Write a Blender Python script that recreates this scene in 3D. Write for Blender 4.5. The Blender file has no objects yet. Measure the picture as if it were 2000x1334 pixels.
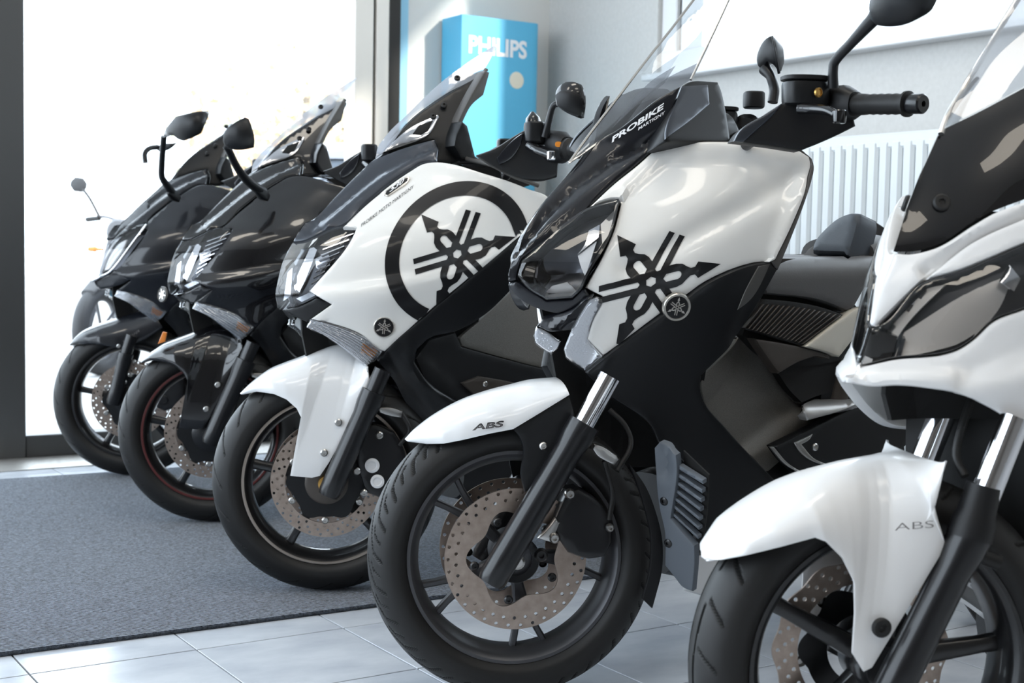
import bpy, math, random
import numpy as np
from mathutils import Matrix, Vector
from mathutils.geometry import delaunay_2d_cdt

# ------------------------------------------------------------------ camera, light, exposure
SC = bpy.context.scene
FPX, PITCH, ROLL, HCAM = 2700.0, 0.068, 0.019, 0.855
_cp, _sp, _c, _s = math.cos(PITCH), math.sin(PITCH), math.cos(ROLL), math.sin(ROLL)
FW = np.array([0, _cp, -_sp]); _up = np.array([0, _sp, _cp]); _rt = np.array([1.0, 0, 0])
RT = _c * _rt + _s * _up; UP = -_s * _rt + _c * _up; EYE = np.array([0, 0, HCAM])
cd = bpy.data.cameras.new('camera'); cam = bpy.data.objects.new('camera', cd)
SC.collection.objects.link(cam); SC.camera = cam
cd.sensor_width = 36.0; cd.lens = FPX / 2000 * 36.0; cd.clip_start = 0.05; cd.clip_end = 300
M = Matrix.Identity(4)
for r in range(3):
    M[r][0], M[r][1], M[r][2], M[r][3] = RT[r], UP[r], -FW[r], EYE[r]
cam.matrix_world = M
cd.dof.use_dof = True; cd.dof.focus_distance = 2.75; cd.dof.aperture_fstop = 6.3

ROOM = 0.5745                    # yaw of the room (tile grid, walls) in the world
CU, SU = math.cos(ROOM), math.sin(ROOM)
def room(u, v, z=0.0): return np.array([u * CU - v * SU, u * SU + v * CU, z])
VG, UR, VB, UL, ZC, ZG = 5.55, 3.77, -4.6, -4.2, 4.3, 4.1     # glass wall, right wall, rear wall, left wall, ceiling

wd = bpy.data.worlds.new('sky'); SC.world = wd; wd.use_nodes = True
_n = wd.node_tree.nodes; _l = wd.node_tree.links
_bg = _n['Background']
_sky = _n.new('ShaderNodeTexSky'); _sky.sky_type = 'HOSEK_WILKIE'; _sky.turbidity = 6.0; _sky.ground_albedo = 0.5
_sky.sun_direction = Vector((0.55, -0.35, 0.6)).normalized()
_mx = _n.new('ShaderNodeMixRGB'); _mx.inputs['Fac'].default_value = 0.80
_mx.inputs['Color2'].default_value = (0.80, 0.90, 1.0, 1)
_l.new(_sky.outputs['Color'], _mx.inputs['Color1']); _l.new(_mx.outputs['Color'], _bg.inputs['Color'])
_bg.inputs['Strength'].default_value = 7.0

sl = bpy.data.lights.new('sun', 'SUN'); sun = bpy.data.objects.new('sun', sl); SC.collection.objects.link(sun)
_d = room(-0.62, 1.35) ; _d = Vector((_d[0], _d[1], -0.62)).normalized()
sun.rotation_euler = _d.to_track_quat('-Z', 'Y').to_euler(); sl.energy = 6.0; sl.angle = math.radians(3.0); sl.color = (1.0, 0.93, 0.82)

def area(name, u, v, z, w, h, face, energy, color=(1, 1, 1), portal=False):
    ld = bpy.data.lights.new(name, 'AREA'); ld.shape = 'RECTANGLE'; ld.size = w; ld.size_y = h; ld.energy = energy; ld.color = color
    o = bpy.data.objects.new(name, ld); SC.collection.objects.link(o); o.location = Vector(room(u, v, z))
    f = room(face[0], face[1]); o.rotation_euler = Vector((f[0], f[1], face[2])).to_track_quat('-Z', 'Y' if abs(face[2]) > 0.5 else 'Z').to_euler()
    if abs(face[2]) > 0.5: o.rotation_euler = (0, 0, ROOM)
    if portal: ld.cycles.is_portal = True
    return o
area('shop_front_opening', -0.7, VG + 0.08, 2.1, 6.9, 4.0, (0, -1, 0), 1, portal=True)
area('right_window_opening', UR + 0.12, 2.8, 2.18, 3.8, 0.98, (-1, 0, 0), 1, portal=True)
area('left_glazing_opening', UL - 0.1, 2.9, 2.2, 4.7, 3.8, (1, 0, 0), 1, portal=True)
for _u, _v in ((-1.6, -2.6), (1.4, -2.6), (-1.6, -0.4), (1.4, -0.4), (-1.6, 1.8), (1.4, 1.8)):
    area('ceiling_fill', _u, _v, ZC - 0.03, 1.5, 0.6, (0, 0, -1), 27 if _v > 1 else 17, (1.0, 0.92, 0.80))  # unseen fill lights added below the ceiling to brighten the scooters

SC.view_settings.view_transform = 'Standard'; SC.view_settings.look = 'None'
SC.view_settings.exposure = 0.0; SC.view_settings.gamma = 1.0; SC.view_settings.use_curve_mapping = False

# ------------------------------------------------------------------ materials
MATS = {}
def mat(name, col, rough=0.5, metal=0.0, coat=0.0, spec=0.5, coat_rough=0.04, sheen=0.0):
    m = bpy.data.materials.new(name); m.use_nodes = True
    b = m.node_tree.nodes['Principled BSDF']
    b.inputs['Base Color'].default_value = (*col, 1); b.inputs['Roughness'].default_value = rough
    b.inputs['Metallic'].default_value = metal; b.inputs['Coat Weight'].default_value = coat
    b.inputs['Coat Roughness'].default_value = coat_rough; b.inputs['Specular IOR Level'].default_value = spec
    b.inputs['Sheen Weight'].default_value = sheen
    MATS[name] = m; return m
def nodes(m): return m.node_tree.nodes, m.node_tree.links, m.node_tree.nodes['Principled BSDF']
def add_noise(m, scale, bump=0.1, dist=0.002, mixcol=None, amt=0.5, detail=4, vec='Object', stretch=None, tex='noise'):
    n, l, b = nodes(m)
    tc = n.new('ShaderNodeTexCoord'); src = tc.outputs[vec]
    if stretch:
        mp = n.new('ShaderNodeMapping'); mp.inputs['Scale'].default_value = stretch; l.new(src, mp.inputs[0]); src = mp.outputs[0]
    if tex == 'noise':
        t = n.new('ShaderNodeTexNoise'); t.inputs['Scale'].default_value = scale; t.inputs['Detail'].default_value = detail; out = t.outputs['Fac']
    else:
        t = n.new('ShaderNodeTexVoronoi'); t.inputs['Scale'].default_value = scale; out = t.outputs['Distance']
    l.new(src, t.inputs['Vector'])
    if bump:
        bp = n.new('ShaderNodeBump'); bp.inputs['Strength'].default_value = bump; bp.inputs['Distance'].default_value = dist
        l.new(out, bp.inputs['Height']); l.new(bp.outputs['Normal'], b.inputs['Normal'])
    if mixcol:
        mx = n.new('ShaderNodeMixRGB'); base = b.inputs['Base Color'].default_value[:]
        rp = n.new('ShaderNodeMapRange'); rp.inputs['From Min'].default_value = 0.5 - amt / 2; rp.inputs['From Max'].default_value = 0.5 + amt / 2
        l.new(out, rp.inputs['Value']); l.new(rp.outputs['Result'], mx.inputs['Fac'])
        mx.inputs['Color1'].default_value = base; mx.inputs['Color2'].default_value = (*mixcol, 1)
        l.new(mx.outputs['Color'], b.inputs['Base Color'])
    return m
def glass(name, tint=(1, 1, 1), rough=0.0, ior=1.45, gloss=1.0, body=None, bodyfac=0.0):
    """thin clear sheet: transparent with a Fresnel mirror coat (and an optional tinted body)"""
    m = bpy.data.materials.new(name); m.use_nodes = True; n, l = m.node_tree.nodes, m.node_tree.links
    n.clear(); out = n.new('ShaderNodeOutputMaterial')
    tr = n.new('ShaderNodeBsdfTransparent'); tr.inputs[0].default_value = (*tint, 1)
    gl = n.new('ShaderNodeBsdfGlossy'); gl.inputs['Roughness'].default_value = rough
    fr = n.new('ShaderNodeLayerWeight'); fr.inputs['Blend'].default_value = 0.5
    pw = n.new('ShaderNodeMath'); pw.operation = 'POWER'; pw.inputs[1].default_value = 4.0; f0 = ((ior - 1) / (ior + 1)) ** 2 * 1.8
    mu = n.new('ShaderNodeMath'); mu.operation = 'MULTIPLY_ADD'; mu.inputs[1].default_value = gloss * (0.9 - f0); mu.inputs[2].default_value = f0 * gloss
    mx = n.new('ShaderNodeMixShader'); l.new(fr.outputs['Facing'], pw.inputs[0]); l.new(pw.outputs[0], mu.inputs[0]); l.new(mu.outputs[0], mx.inputs[0])
    src = tr.outputs[0]
    if body:
        df0 = n.new('ShaderNodeBsdfDiffuse'); df0.inputs[0].default_value = (*body, 1); tl = n.new('ShaderNodeBsdfTranslucent'); tl.inputs[0].default_value = (*body, 1)
        df = n.new('ShaderNodeAddShader') if False else n.new('ShaderNodeMixShader'); df.inputs[0].default_value = 0.6; l.new(df0.outputs[0], df.inputs[1]); l.new(tl.outputs[0], df.inputs[2])
        m2 = n.new('ShaderNodeMixShader'); m2.inputs[0].default_value = bodyfac
        l.new(tr.outputs[0], m2.inputs[1]); l.new(df.outputs[0], m2.inputs[2]); src = m2.outputs[0]
    l.new(src, mx.inputs[1]); l.new(gl.outputs[0], mx.inputs[2]); l.new(mx.outputs[0], out.inputs[0])
    MATS[name] = m; return m

mat('white_paint', (0.80, 0.785, 0.75), 0.30, 0, 0.9, 0.5, 0.06)
mat('white_fender', (0.74, 0.745, 0.75), 0.32, 0, 0.8, 0.5, 0.08)
mat('white_pearl', (0.72, 0.715, 0.71), 0.38, 0, 0.55, 0.5, 0.12)
mat('black_gloss', (0.003, 0.003, 0.004), 0.25, 0, 0.9, 0.3, 0.02)
mat('black_satin', (0.006, 0.0065, 0.0075), 0.36, 0, 0.0, 0.35)
mat('midnight_satin', (0.006, 0.007, 0.010), 0.34, 0.0, 0.8, 0.2, 0.09)
mat('anthracite', (0.05, 0.056, 0.068), 0.30, 0.7, 0.4, 0.5, 0.12)
mat('black_plastic', (0.006, 0.0062, 0.007), 0.48, spec=0.35)
mat('grey_plastic', (0.10, 0.115, 0.135), 0.55)
mat('trim_grey', (0.09, 0.085, 0.08), 0.42, 0.3)
mat('deep_black', (0.003, 0.003, 0.003), 0.8)
mat('rubber', (0.0115, 0.0112, 0.011), 0.50, spec=0.35)
mat('groove_shade', (0.003, 0.003, 0.003), 0.9)  # darker copy of the rubber: shade in the tread grooves put into colour
mat('rim_grey', (0.075, 0.075, 0.08), 0.38, 0.6)
mat('rim_black', (0.012, 0.012, 0.013), 0.30, 0.2, 0.4)
mat('rim_bronze', (0.34, 0.29, 0.25), 0.30, 0.9)
mat('rim_red', (0.075, 0.008, 0.007), 0.5)
mat('chrome', (0.82, 0.82, 0.84), 0.07, 1.0)
mat('steel', (0.55, 0.54, 0.52), 0.28, 1.0)
mat('fork_black', (0.006, 0.006, 0.007), 0.33, 0, 0.3, 0.35, 0.15)
mat('gold', (0.55, 0.33, 0.10), 0.35, 1.0)
mat('amber', (0.75, 0.26, 0.03), 0.3)
mat('orange_reflector', (0.65, 0.20, 0.03), 0.35)
mat('decal_black', (0.006, 0.006, 0.007), 0.35, 0, 0.2, 0.35)
mat('decal_white', (0.85, 0.85, 0.86), 0.5)
mat('decal_grey', (0.16, 0.15, 0.15), 0.5)
mat('badge_silver', (0.72, 0.68, 0.62), 0.25, 0.9)
mat('seat_leather', (0.075, 0.072, 0.072), 0.48); add_noise(MATS['seat_leather'], 420, 0.18, 0.001)
mat('seat_blue', (0.060, 0.072, 0.090), 0.46); add_noise(MATS['seat_blue'], 420, 0.18, 0.001)
mat('grain_plastic', (0.20, 0.19, 0.172), 0.44, 0.35); add_noise(MATS['grain_plastic'], 700, 0.55, 0.0012, (0.12, 0.112, 0.10), 0.5)
mat('floor_silver', (0.36, 0.35, 0.34), 0.40, 0.6)
mat('bronze_panel', (0.060, 0.050, 0.042), 0.42, 0.3)
mat('champagne', (0.62, 0.58, 0.50), 0.35, 0.2, 0.4)
mat('disc_steel', (0.47, 0.385, 0.33), 0.33, 1.0)
add_noise(MATS['disc_steel'], 60, 0.06, 0.0005, (0.37, 0.295, 0.245), 0.4)
mat('lamp_reflector', (0.62, 0.63, 0.66), 0.10, 1.0)
mat('lamp_satin', (0.66, 0.63, 0.60), 0.34, 0.9)
mat('lamp_dark', (0.07, 0.072, 0.08), 0.30, 0.8)
mat('lamp_white', (0.75, 0.75, 0.76), 0.3)
mat('indicator_core', (0.55, 0.55, 0.56), 0.16, 1.0)
glass('clear_lens', (0.96, 0.97, 0.98), 0.01, 1.5, 1.0)
glass('ribbed_lens', (0.95, 0.96, 0.97), 0.03, 1.6, 1.0, (0.75, 0.77, 0.8), 0.04)
glass('screen_clear', (0.93, 0.95, 0.96), 0.01, 1.5, 1.0, (0.85, 0.87, 0.9), 0.10)  # whitish body colour stands in for light reflected by the clear sheet
glass('screen_silver', (0.82, 0.84, 0.88), 0.03, 1.7, 1.0, (0.78, 0.80, 0.84), 0.45)  # pale body colour imitates the bright daylight reflected off the screen
glass('screen_smoke', (0.05, 0.05, 0.06), 0.01, 1.5, 1.0, (0.01, 0.01, 0.012), 0.5)
glass('screen_silver_b', (0.80, 0.82, 0.85), 0.02, 1.6, 1.0, (0.8, 0.82, 0.86), 0.30)
glass('screen_smoke_dots', (0.55, 0.55, 0.57), 0.01, 1.45, 0.5, (0.25, 0.25, 0.27), 0.35)
glass('pane_glass', (0.98, 0.99, 0.99), 0.0, 1.35, 0.7)

# ------------------------------------------------------------------ object helpers
COL = SC.collection
def link(name, me, parent=None, m=None):
    o = bpy.data.objects.new(name, me); COL.objects.link(o)
    if parent is not None: o.parent = parent
    if m is not None and me is not None and not me.materials: me.materials.append(MATS[m] if isinstance(m, str) else m)
    return o
def mesh(name, V, F, m=None, parent=None, smooth=True, angle=35):
    me = bpy.data.meshes.new(name); me.from_pydata([tuple(map(float, v)) for v in V], [], F); me.validate(); me.update()
    if smooth:
        me.polygons.foreach_set('use_smooth', [True] * len(me.polygons)); me.set_sharp_from_angle(angle=math.radians(angle))
    return link(name, me, parent, m)
def tag(o, label=None, cat=None, group=None, kind=None):
    if label: o['label'] = label
    if cat: o['category'] = cat
    if group: o['group'] = group
    if kind: o['kind'] = kind
    return o
def empty(name, loc=(0, 0, 0), rz=0.0):
    o = bpy.data.objects.new(name, None); COL.objects.link(o); o.location = loc; o.rotation_euler = (0, 0, rz); o.empty_display_size = 0.05
    return o
def box_vf(x0, x1, y0, y1, z0, z1, b=0.0):
    """box with chamfered edges"""
    if b <= 0:
        V = [(x, y, z) for x in (x0, x1) for y in (y0, y1) for z in (z0, z1)]
        F = [(0, 1, 3, 2), (4, 6, 7, 5), (0, 4, 5, 1), (2, 3, 7, 6), (0, 2, 6, 4), (1, 5, 7, 3)]
        return V, F
    V, idx = [], {}
    X, Y, Z = (x0, x1), (y0, y1), (z0, z1)
    for i in (0, 1):
        for j in (0, 1):
            for k in (0, 1):
                sx, sy, sz = (1, -1)[i] * b, (1, -1)[j] * b, (1, -1)[k] * b
                for a in range(3):
                    p = [X[i] + sx, Y[j] + sy, Z[k] + sz]; p[a] = (X, Y, Z)[a][(i, j, k)[a]]
                    idx[(i, j, k, a)] = len(V); V.append(tuple(p))
    F = []
    for s in (0, 1):
        q = [(s, 0, 0), (s, 1, 0), (s, 1, 1), (s, 0, 1)]; F.append([idx[(*c, 0)] for c in (q if s else q[::-1])])
        q = [(0, s, 0), (0, s, 1), (1, s, 1), (1, s, 0)]; F.append([idx[(*c, 1)] for c in (q if s else q[::-1])])
        q = [(0, 0, s), (1, 0, s), (1, 1, s), (0, 1, s)]; F.append([idx[(*c, 2)] for c in (q if s else q[::-1])])
    for a, bb, cc in ((0, 1, 2), (1, 2, 0), (2, 0, 1)):
        for s in (0, 1):
            for t in (0, 1):
                k0, k1 = [0, 0, 0], [0, 0, 0]; k0[bb] = k1[bb] = s; k0[cc] = k1[cc] = t; k1[a] = 1
                F.append([idx[(*k0, bb)], idx[(*k1, bb)], idx[(*k1, cc)], idx[(*k0, cc)]])
    for i in (0, 1):
        for j in (0, 1):
            for k in (0, 1): F.append([idx[(i, j, k, a)] for a in range(3)])
    return V, F
def rbox(name, x0, x1, y0, y1, z0, z1, m, parent=None, b=0.003):
    V, F = box_vf(x0, x1, y0, y1, z0, z1, b); return mesh(name, V, F, m, parent, True, 30)
def merge(parts):
    V, F = [], []
    for v, f in parts:
        k = len(V); V += [tuple(p) for p in v]; F += [[i + k for i in q] for q in f]
    return V, F
def basis(d):
    d = np.asarray(d, float); d = d / (np.linalg.norm(d) + 1e-12)
    a = np.array([0, 0, 1.0]) if abs(d[2]) < 0.9 else np.array([1.0, 0, 0])
    u = np.cross(a, d); u /= np.linalg.norm(u); return u, np.cross(d, u), d
def tube_vf(P, R, n=16, cap=True):
    """swept tube through points P with radii R"""
    P = np.asarray(P, float); R = np.broadcast_to(np.asarray(R, float), (len(P),))
    T = np.gradient(P, axis=0); u, w, _ = basis(T[0]); V = []
    th = np.linspace(0, 2 * math.pi, n, endpoint=False)
    for i in range(len(P)):
        t = T[i] / (np.linalg.norm(T[i]) + 1e-12); u = u - t * (u @ t); u /= np.linalg.norm(u) + 1e-12; w = np.cross(t, u)
        V += list(P[i] + R[i] * (np.cos(th)[:, None] * u + np.sin(th)[:, None] * w))
    F = [[i * n + j, i * n + (j + 1) % n, (i + 1) * n + (j + 1) % n, (i + 1) * n + j] for i in range(len(P) - 1) for j in range(n)]
    if cap:
        F.append(list(range(n))[::-1]); F.append([(len(P) - 1) * n + j for j in range(n)])
    return V, F
def spline(P, n=8):
    """Catmull-Rom through 3D points"""
    P = np.asarray(P, float); Q = np.vstack([2 * P[0] - P[1], P, 2 * P[-1] - P[-2]]); out = []
    for i in range(1, len(Q) - 2):
        for t in np.linspace(0, 1, n, endpoint=False):
            a, b, c, d = Q[i - 1], Q[i], Q[i + 1], Q[i + 2]
            out.append(0.5 * (2 * b + (c - a) * t + (2 * a - 5 * b + 4 * c - d) * t * t + (-a + 3 * b - 3 * c + d) * t ** 3))
    out.append(P[-1]); return np.array(out)
def cyl_vf(p0, p1, r0, r1=None, n=20, bev=0.0):
    """solid of revolution between two points, optional edge bevel"""
    p0, p1 = np.asarray(p0, float), np.asarray(p1, float); r1 = r0 if r1 is None else r1
    u, w, d = basis(p1 - p0); L = np.linalg.norm(p1 - p0)
    prof = [(0, r0), (L, r1)] if bev <= 0 else [(0, r0 - bev), (bev, r0), (L - bev, r1), (L, r1 - bev)]
    return revolve_vf(prof, p0, d, n, True)
def revolve_vf(prof, o, d, n=32, cap=False, closed=False):
    """profile [(along, radius)] revolved about axis d through o"""
    u, w, d = basis(d); o = np.asarray(o, float); th = np.linspace(0, 2 * math.pi, n, endpoint=False)
    V = []
    for a, r in prof: V += list(o + d * a + r * (np.cos(th)[:, None] * u + np.sin(th)[:, None] * w))
    m = len(prof); F = []
    for i in range(m if closed else m - 1):
        k = (i + 1) % m
        F += [[i * n + j, i * n + (j + 1) % n, k * n + (j + 1) % n, k * n + j] for j in range(n)]
    if cap:
        F.append(list(range(n))[::-1]); F.append([(m - 1) * n + j for j in range(n)])
    return V, F

# ------------------------------------------------------------------ frames: a vehicle stands at (X, Y), heading yaw
def rays(P):
    P = np.atleast_2d(np.asarray(P, float))
    return FW + RT * ((P[:, :1] - 1000) / FPX) - UP * ((P[:, 1:2] - 667) / FPX)
def floor_at(px, py, z=0.0):
    d = rays([(px, py)])[0]; t = (z - HCAM) / d[2]; return EYE + d * t
class Frame:
    def __init__(s, X, Y, yaw, z=0.0):
        s.o = np.array([X, Y, z]); a = math.radians(yaw); s.a = a
        s.M = np.array([[-math.cos(a), -math.sin(a), 0], [math.sin(a), -math.cos(a), 0], [0, 0, 1]])
    def loc(s, P): return (np.atleast_2d(P) - s.o) @ s.M.T
    def world(s, p): return np.atleast_2d(p) @ s.M + s.o
    def aty(s, px, py, y):
        o = s.loc(EYE)[0]; d = rays([(px, py)])[0] @ s.M.T; return o + d * ((y - o[1]) / d[1])
    def atx(s, px, py, x):
        o = s.loc(EYE)[0]; d = rays([(px, py)])[0] @ s.M.T; return o + d * ((x - o[0]) / d[0])
    def hit(s, P, F, snap=False, t0=0.5, n=420):
        """first crossing of each pixel's line of sight with the surface F = 0 (F > 0 outside)"""
        o = s.loc(EYE)[0]; D = rays(P) @ s.M.T
        c = (s.loc([[s.o[0], s.o[1], 0.6]])[0] - o); tc = np.linalg.norm(c)
        ts = np.linspace(max(t0, tc - 1.1), tc + 2.0, n)
        val = np.stack([F(o + D * t) for t in ts], 1)
        neg = val < 0; first = np.argmax(neg, 1); ok = neg.any(1) & (first > 0)
        lo = ts[np.maximum(first - 1, 0)]; hi = ts[first]
        for _ in range(26):
            mid = (lo + hi) / 2; v = F(o + D * mid[:, None]); up = v > 0
            lo = np.where(up, mid, lo); hi = np.where(up, hi, mid)
        t = np.where(ok, (lo + hi) / 2, ts[np.argmin(np.abs(val), 1)])
        Q = o + D * t[:, None]
        if snap:      # sight lines that pass the nose end on the vehicle's centre plane
            tp = -o[1] / D[:, 1]; Y = o + D * tp[:, None]; m = (~ok) | (Q[:, 1] < 0); m &= np.abs(tp - tc) < 1.5; Q[m] = Y[m]
        return Q
def grad(F, P, e=1e-4):
    G = np.stack([(F(P + e * v) - F(P - e * v)) for v in np.eye(3)], 1)
    return G / (np.linalg.norm(G, axis=1, keepdims=True) + 1e-12)

# implicit surfaces (y to the vehicle's left, x forward)
def hull(x0, W, k, soft=False):
    zx, xx = zip(*sorted(x0)); zw, ww = zip(*sorted(W))
    zz = np.linspace(-0.2, 2.2, 241)
    def sm(a, n): 
        ker = np.hanning(n); ker /= ker.sum(); return np.convolve(np.pad(a, n // 2, mode='edge'), ker, 'valid')[:len(zz)]
    X = sm(np.interp(zz, zx, xx), 9); WW = sm(np.interp(zz, zw, ww), 15)
    def F(p):
        d = np.interp(p[:, 2], zz, X) - p[:, 0]; w = np.interp(p[:, 2], zz, WW)
        dd = np.maximum(d, 0)
        if soft:
            s = np.minimum(dd / k, 1); h = w * np.sqrt(np.maximum(1 - (1 - s) ** 2, 0))
        else: h = w * (1 - np.exp(-dd / k))
        return np.abs(p[:, 1]) - h + np.maximum(-d, 0)
    return F
def yplane(a, b=0.0, c=0.0): return lambda p: p[:, 1] - (a + b * p[:, 0] + c * p[:, 2])
def xplane(a, b=0.0, c=0.0): return lambda p: p[:, 0] - (a + b * p[:, 1] + c * p[:, 2])
def zplane(a, b=0.0, c=0.0): return lambda p: p[:, 2] - (a + b * p[:, 0] + c * p[:, 1])
def smax(*Fs, k=0.012):
    def F(p):
        v = Fs[0](p)
        for g in Fs[1:]:
            w = g(p); h = np.clip(0.5 + 0.5 * (v - w) / k, 0, 1); v = w * (1 - h) + v * h + k * h * (1 - h)
        return v
    return F
def wheel_shell(R, hw, r0=0.20, p=3.0, zc=0.2745, xc=0.0, grow=0.0):
    """mudguard: rounded arch over a wheel"""
    def F(q):
        x, z = q[:, 0] - xc, q[:, 2] - zc; r = np.hypot(x, z); RR = R + grow * np.clip(-x, -0.3, 0.3)
        a = np.maximum(r - r0, 0) / (RR - r0); return (a ** p + (np.abs(q[:, 1]) / hw) ** p) ** (1 / p) - 1
    return lambda q: F(q) * hw

# ------------------------------------------------------------------ traced panels
def smooth_loop(P, step=9.0, corner=30, closed=True):
    """closed outline: splines through the points, sharp where the outline turns by more than `corner` degrees"""
    P = np.asarray(P, float); n = len(P); out = []
    prv, nxt = np.roll(P, 1, 0), np.roll(P, -1, 0)
    d0, d1 = P - prv, nxt - P
    l0, l1 = np.linalg.norm(d0, axis=1) + 1e-9, np.linalg.norm(d1, axis=1) + 1e-9
    ang = np.degrees(np.arccos(np.clip((d0 * d1).sum(1) / l0 / l1, -1, 1))); sharp = ang > corner
    tan = (d0 / l0[:, None] * l1[:, None] + d1 / l1[:, None] * l0[:, None]) / (l0 + l1)[:, None]
    tan /= np.linalg.norm(tan, axis=1, keepdims=True) + 1e-9
    for i in range(n):
        j = (i + 1) % n; L = l1[i]
        ta = d1[i] if sharp[i] else tan[i] * L; tb = d1[i] if sharp[j] else tan[j] * L
        m = max(1, int(math.ceil(L / step)))
        for t in np.arange(m) / m:
            h00, h10, h01, h11 = 2 * t**3 - 3 * t**2 + 1, t**3 - 2 * t**2 + t, -2 * t**3 + 3 * t**2, t**3 - t**2
            out.append(h00 * P[i] + h10 * ta + h01 * P[j] + h11 * tb)
    return np.array(out)
def inside(Q, L):
    """even-odd test of points Q against a list of loops"""
    c = np.zeros(len(Q), bool)
    for P in L:
        a, b = P, np.roll(P, -1, 0)
        for (x1, y1), (x2, y2) in zip(a, b):
            if y1 == y2: continue
            m = ((y1 > Q[:, 1]) != (y2 > Q[:, 1])) & (Q[:, 0] < (x2 - x1) * (Q[:, 1] - y1) / (y2 - y1) + x1); c ^= m
    return c
def dist_loops(Q, L):
    D = np.full(len(Q), 1e9)
    for P in L:
        a, b = P, np.roll(P, -1, 0); ab = b - a; ll = (ab ** 2).sum(1) + 1e-9
        for k in range(0, len(Q), 4000):
            q = Q[k:k + 4000]; t = np.clip(((q[:, None] - a) * ab).sum(2) / ll, 0, 1)
            D[k:k + 4000] = np.minimum(D[k:k + 4000], np.sqrt((((a + t[..., None] * ab) - q[:, None]) ** 2).sum(2)).min(1))
    return D
def fill(loops, step, rings=(), extra=()):
    """triangulate the region inside loops (even-odd) with a grid of inner points; returns 2D verts, tris"""
    pts, edges = [], []
    for P in loops:
        k = len(pts); pts += [tuple(p) for p in P]; edges += [(k + i, k + (i + 1) % len(P)) for i in range(len(P))]
    for a, b in extra:
        k = len(pts); pts += [tuple(a), tuple(b)]; edges.append((k, k + 1))
    A = np.vstack(loops); x0, y0 = A.min(0); x1, y1 = A.max(0)
    gx, gy = np.meshgrid(np.arange(x0, x1, step), np.arange(y0, y1, step * 0.866)); gx[1::2] += step / 2
    G = np.column_stack([gx.ravel(), gy.ravel()]); G = G[inside(G, loops)]
    if len(G):
        dm = max([step * 0.45] + [r * 1.35 for r in rings]); G = G[dist_loops(G, loops) > dm]
    ring = []
    for r in rings:
        for P in loops:
            t = np.roll(P, -1, 0) - np.roll(P, 1, 0); t /= np.linalg.norm(t, axis=1, keepdims=True) + 1e-9
            nn = np.column_stack([-t[:, 1], t[:, 0]])
            for s in (1, -1):
                Q = P + s * nn * r; ring.append(Q[inside(Q, loops)])
    for Q in ring:
        if len(Q):
            d = dist_loops(Q, loops); Q = Q[d > min(r for r in rings) * 0.8]
            pts += [tuple(p) for p in Q]
    pts += [tuple(p) for p in G]
    v, e, f, *_ = delaunay_2d_cdt([Vector(p) for p in pts], edges, [], 0, 1e-4)
    V = np.array([(p.x, p.y) for p in v]); f = [tuple(t) for t in f]
    C = np.array([V[list(t)].mean(0) for t in f]); ok = inside(C, loops)
    T = [t for t, k in zip(f, ok) if k]
    used = sorted({i for t in T for i in t}); mp = {a: b for b, a in enumerate(used)}
    return V[used], [tuple(mp[i] for i in t) for t in T]
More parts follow.
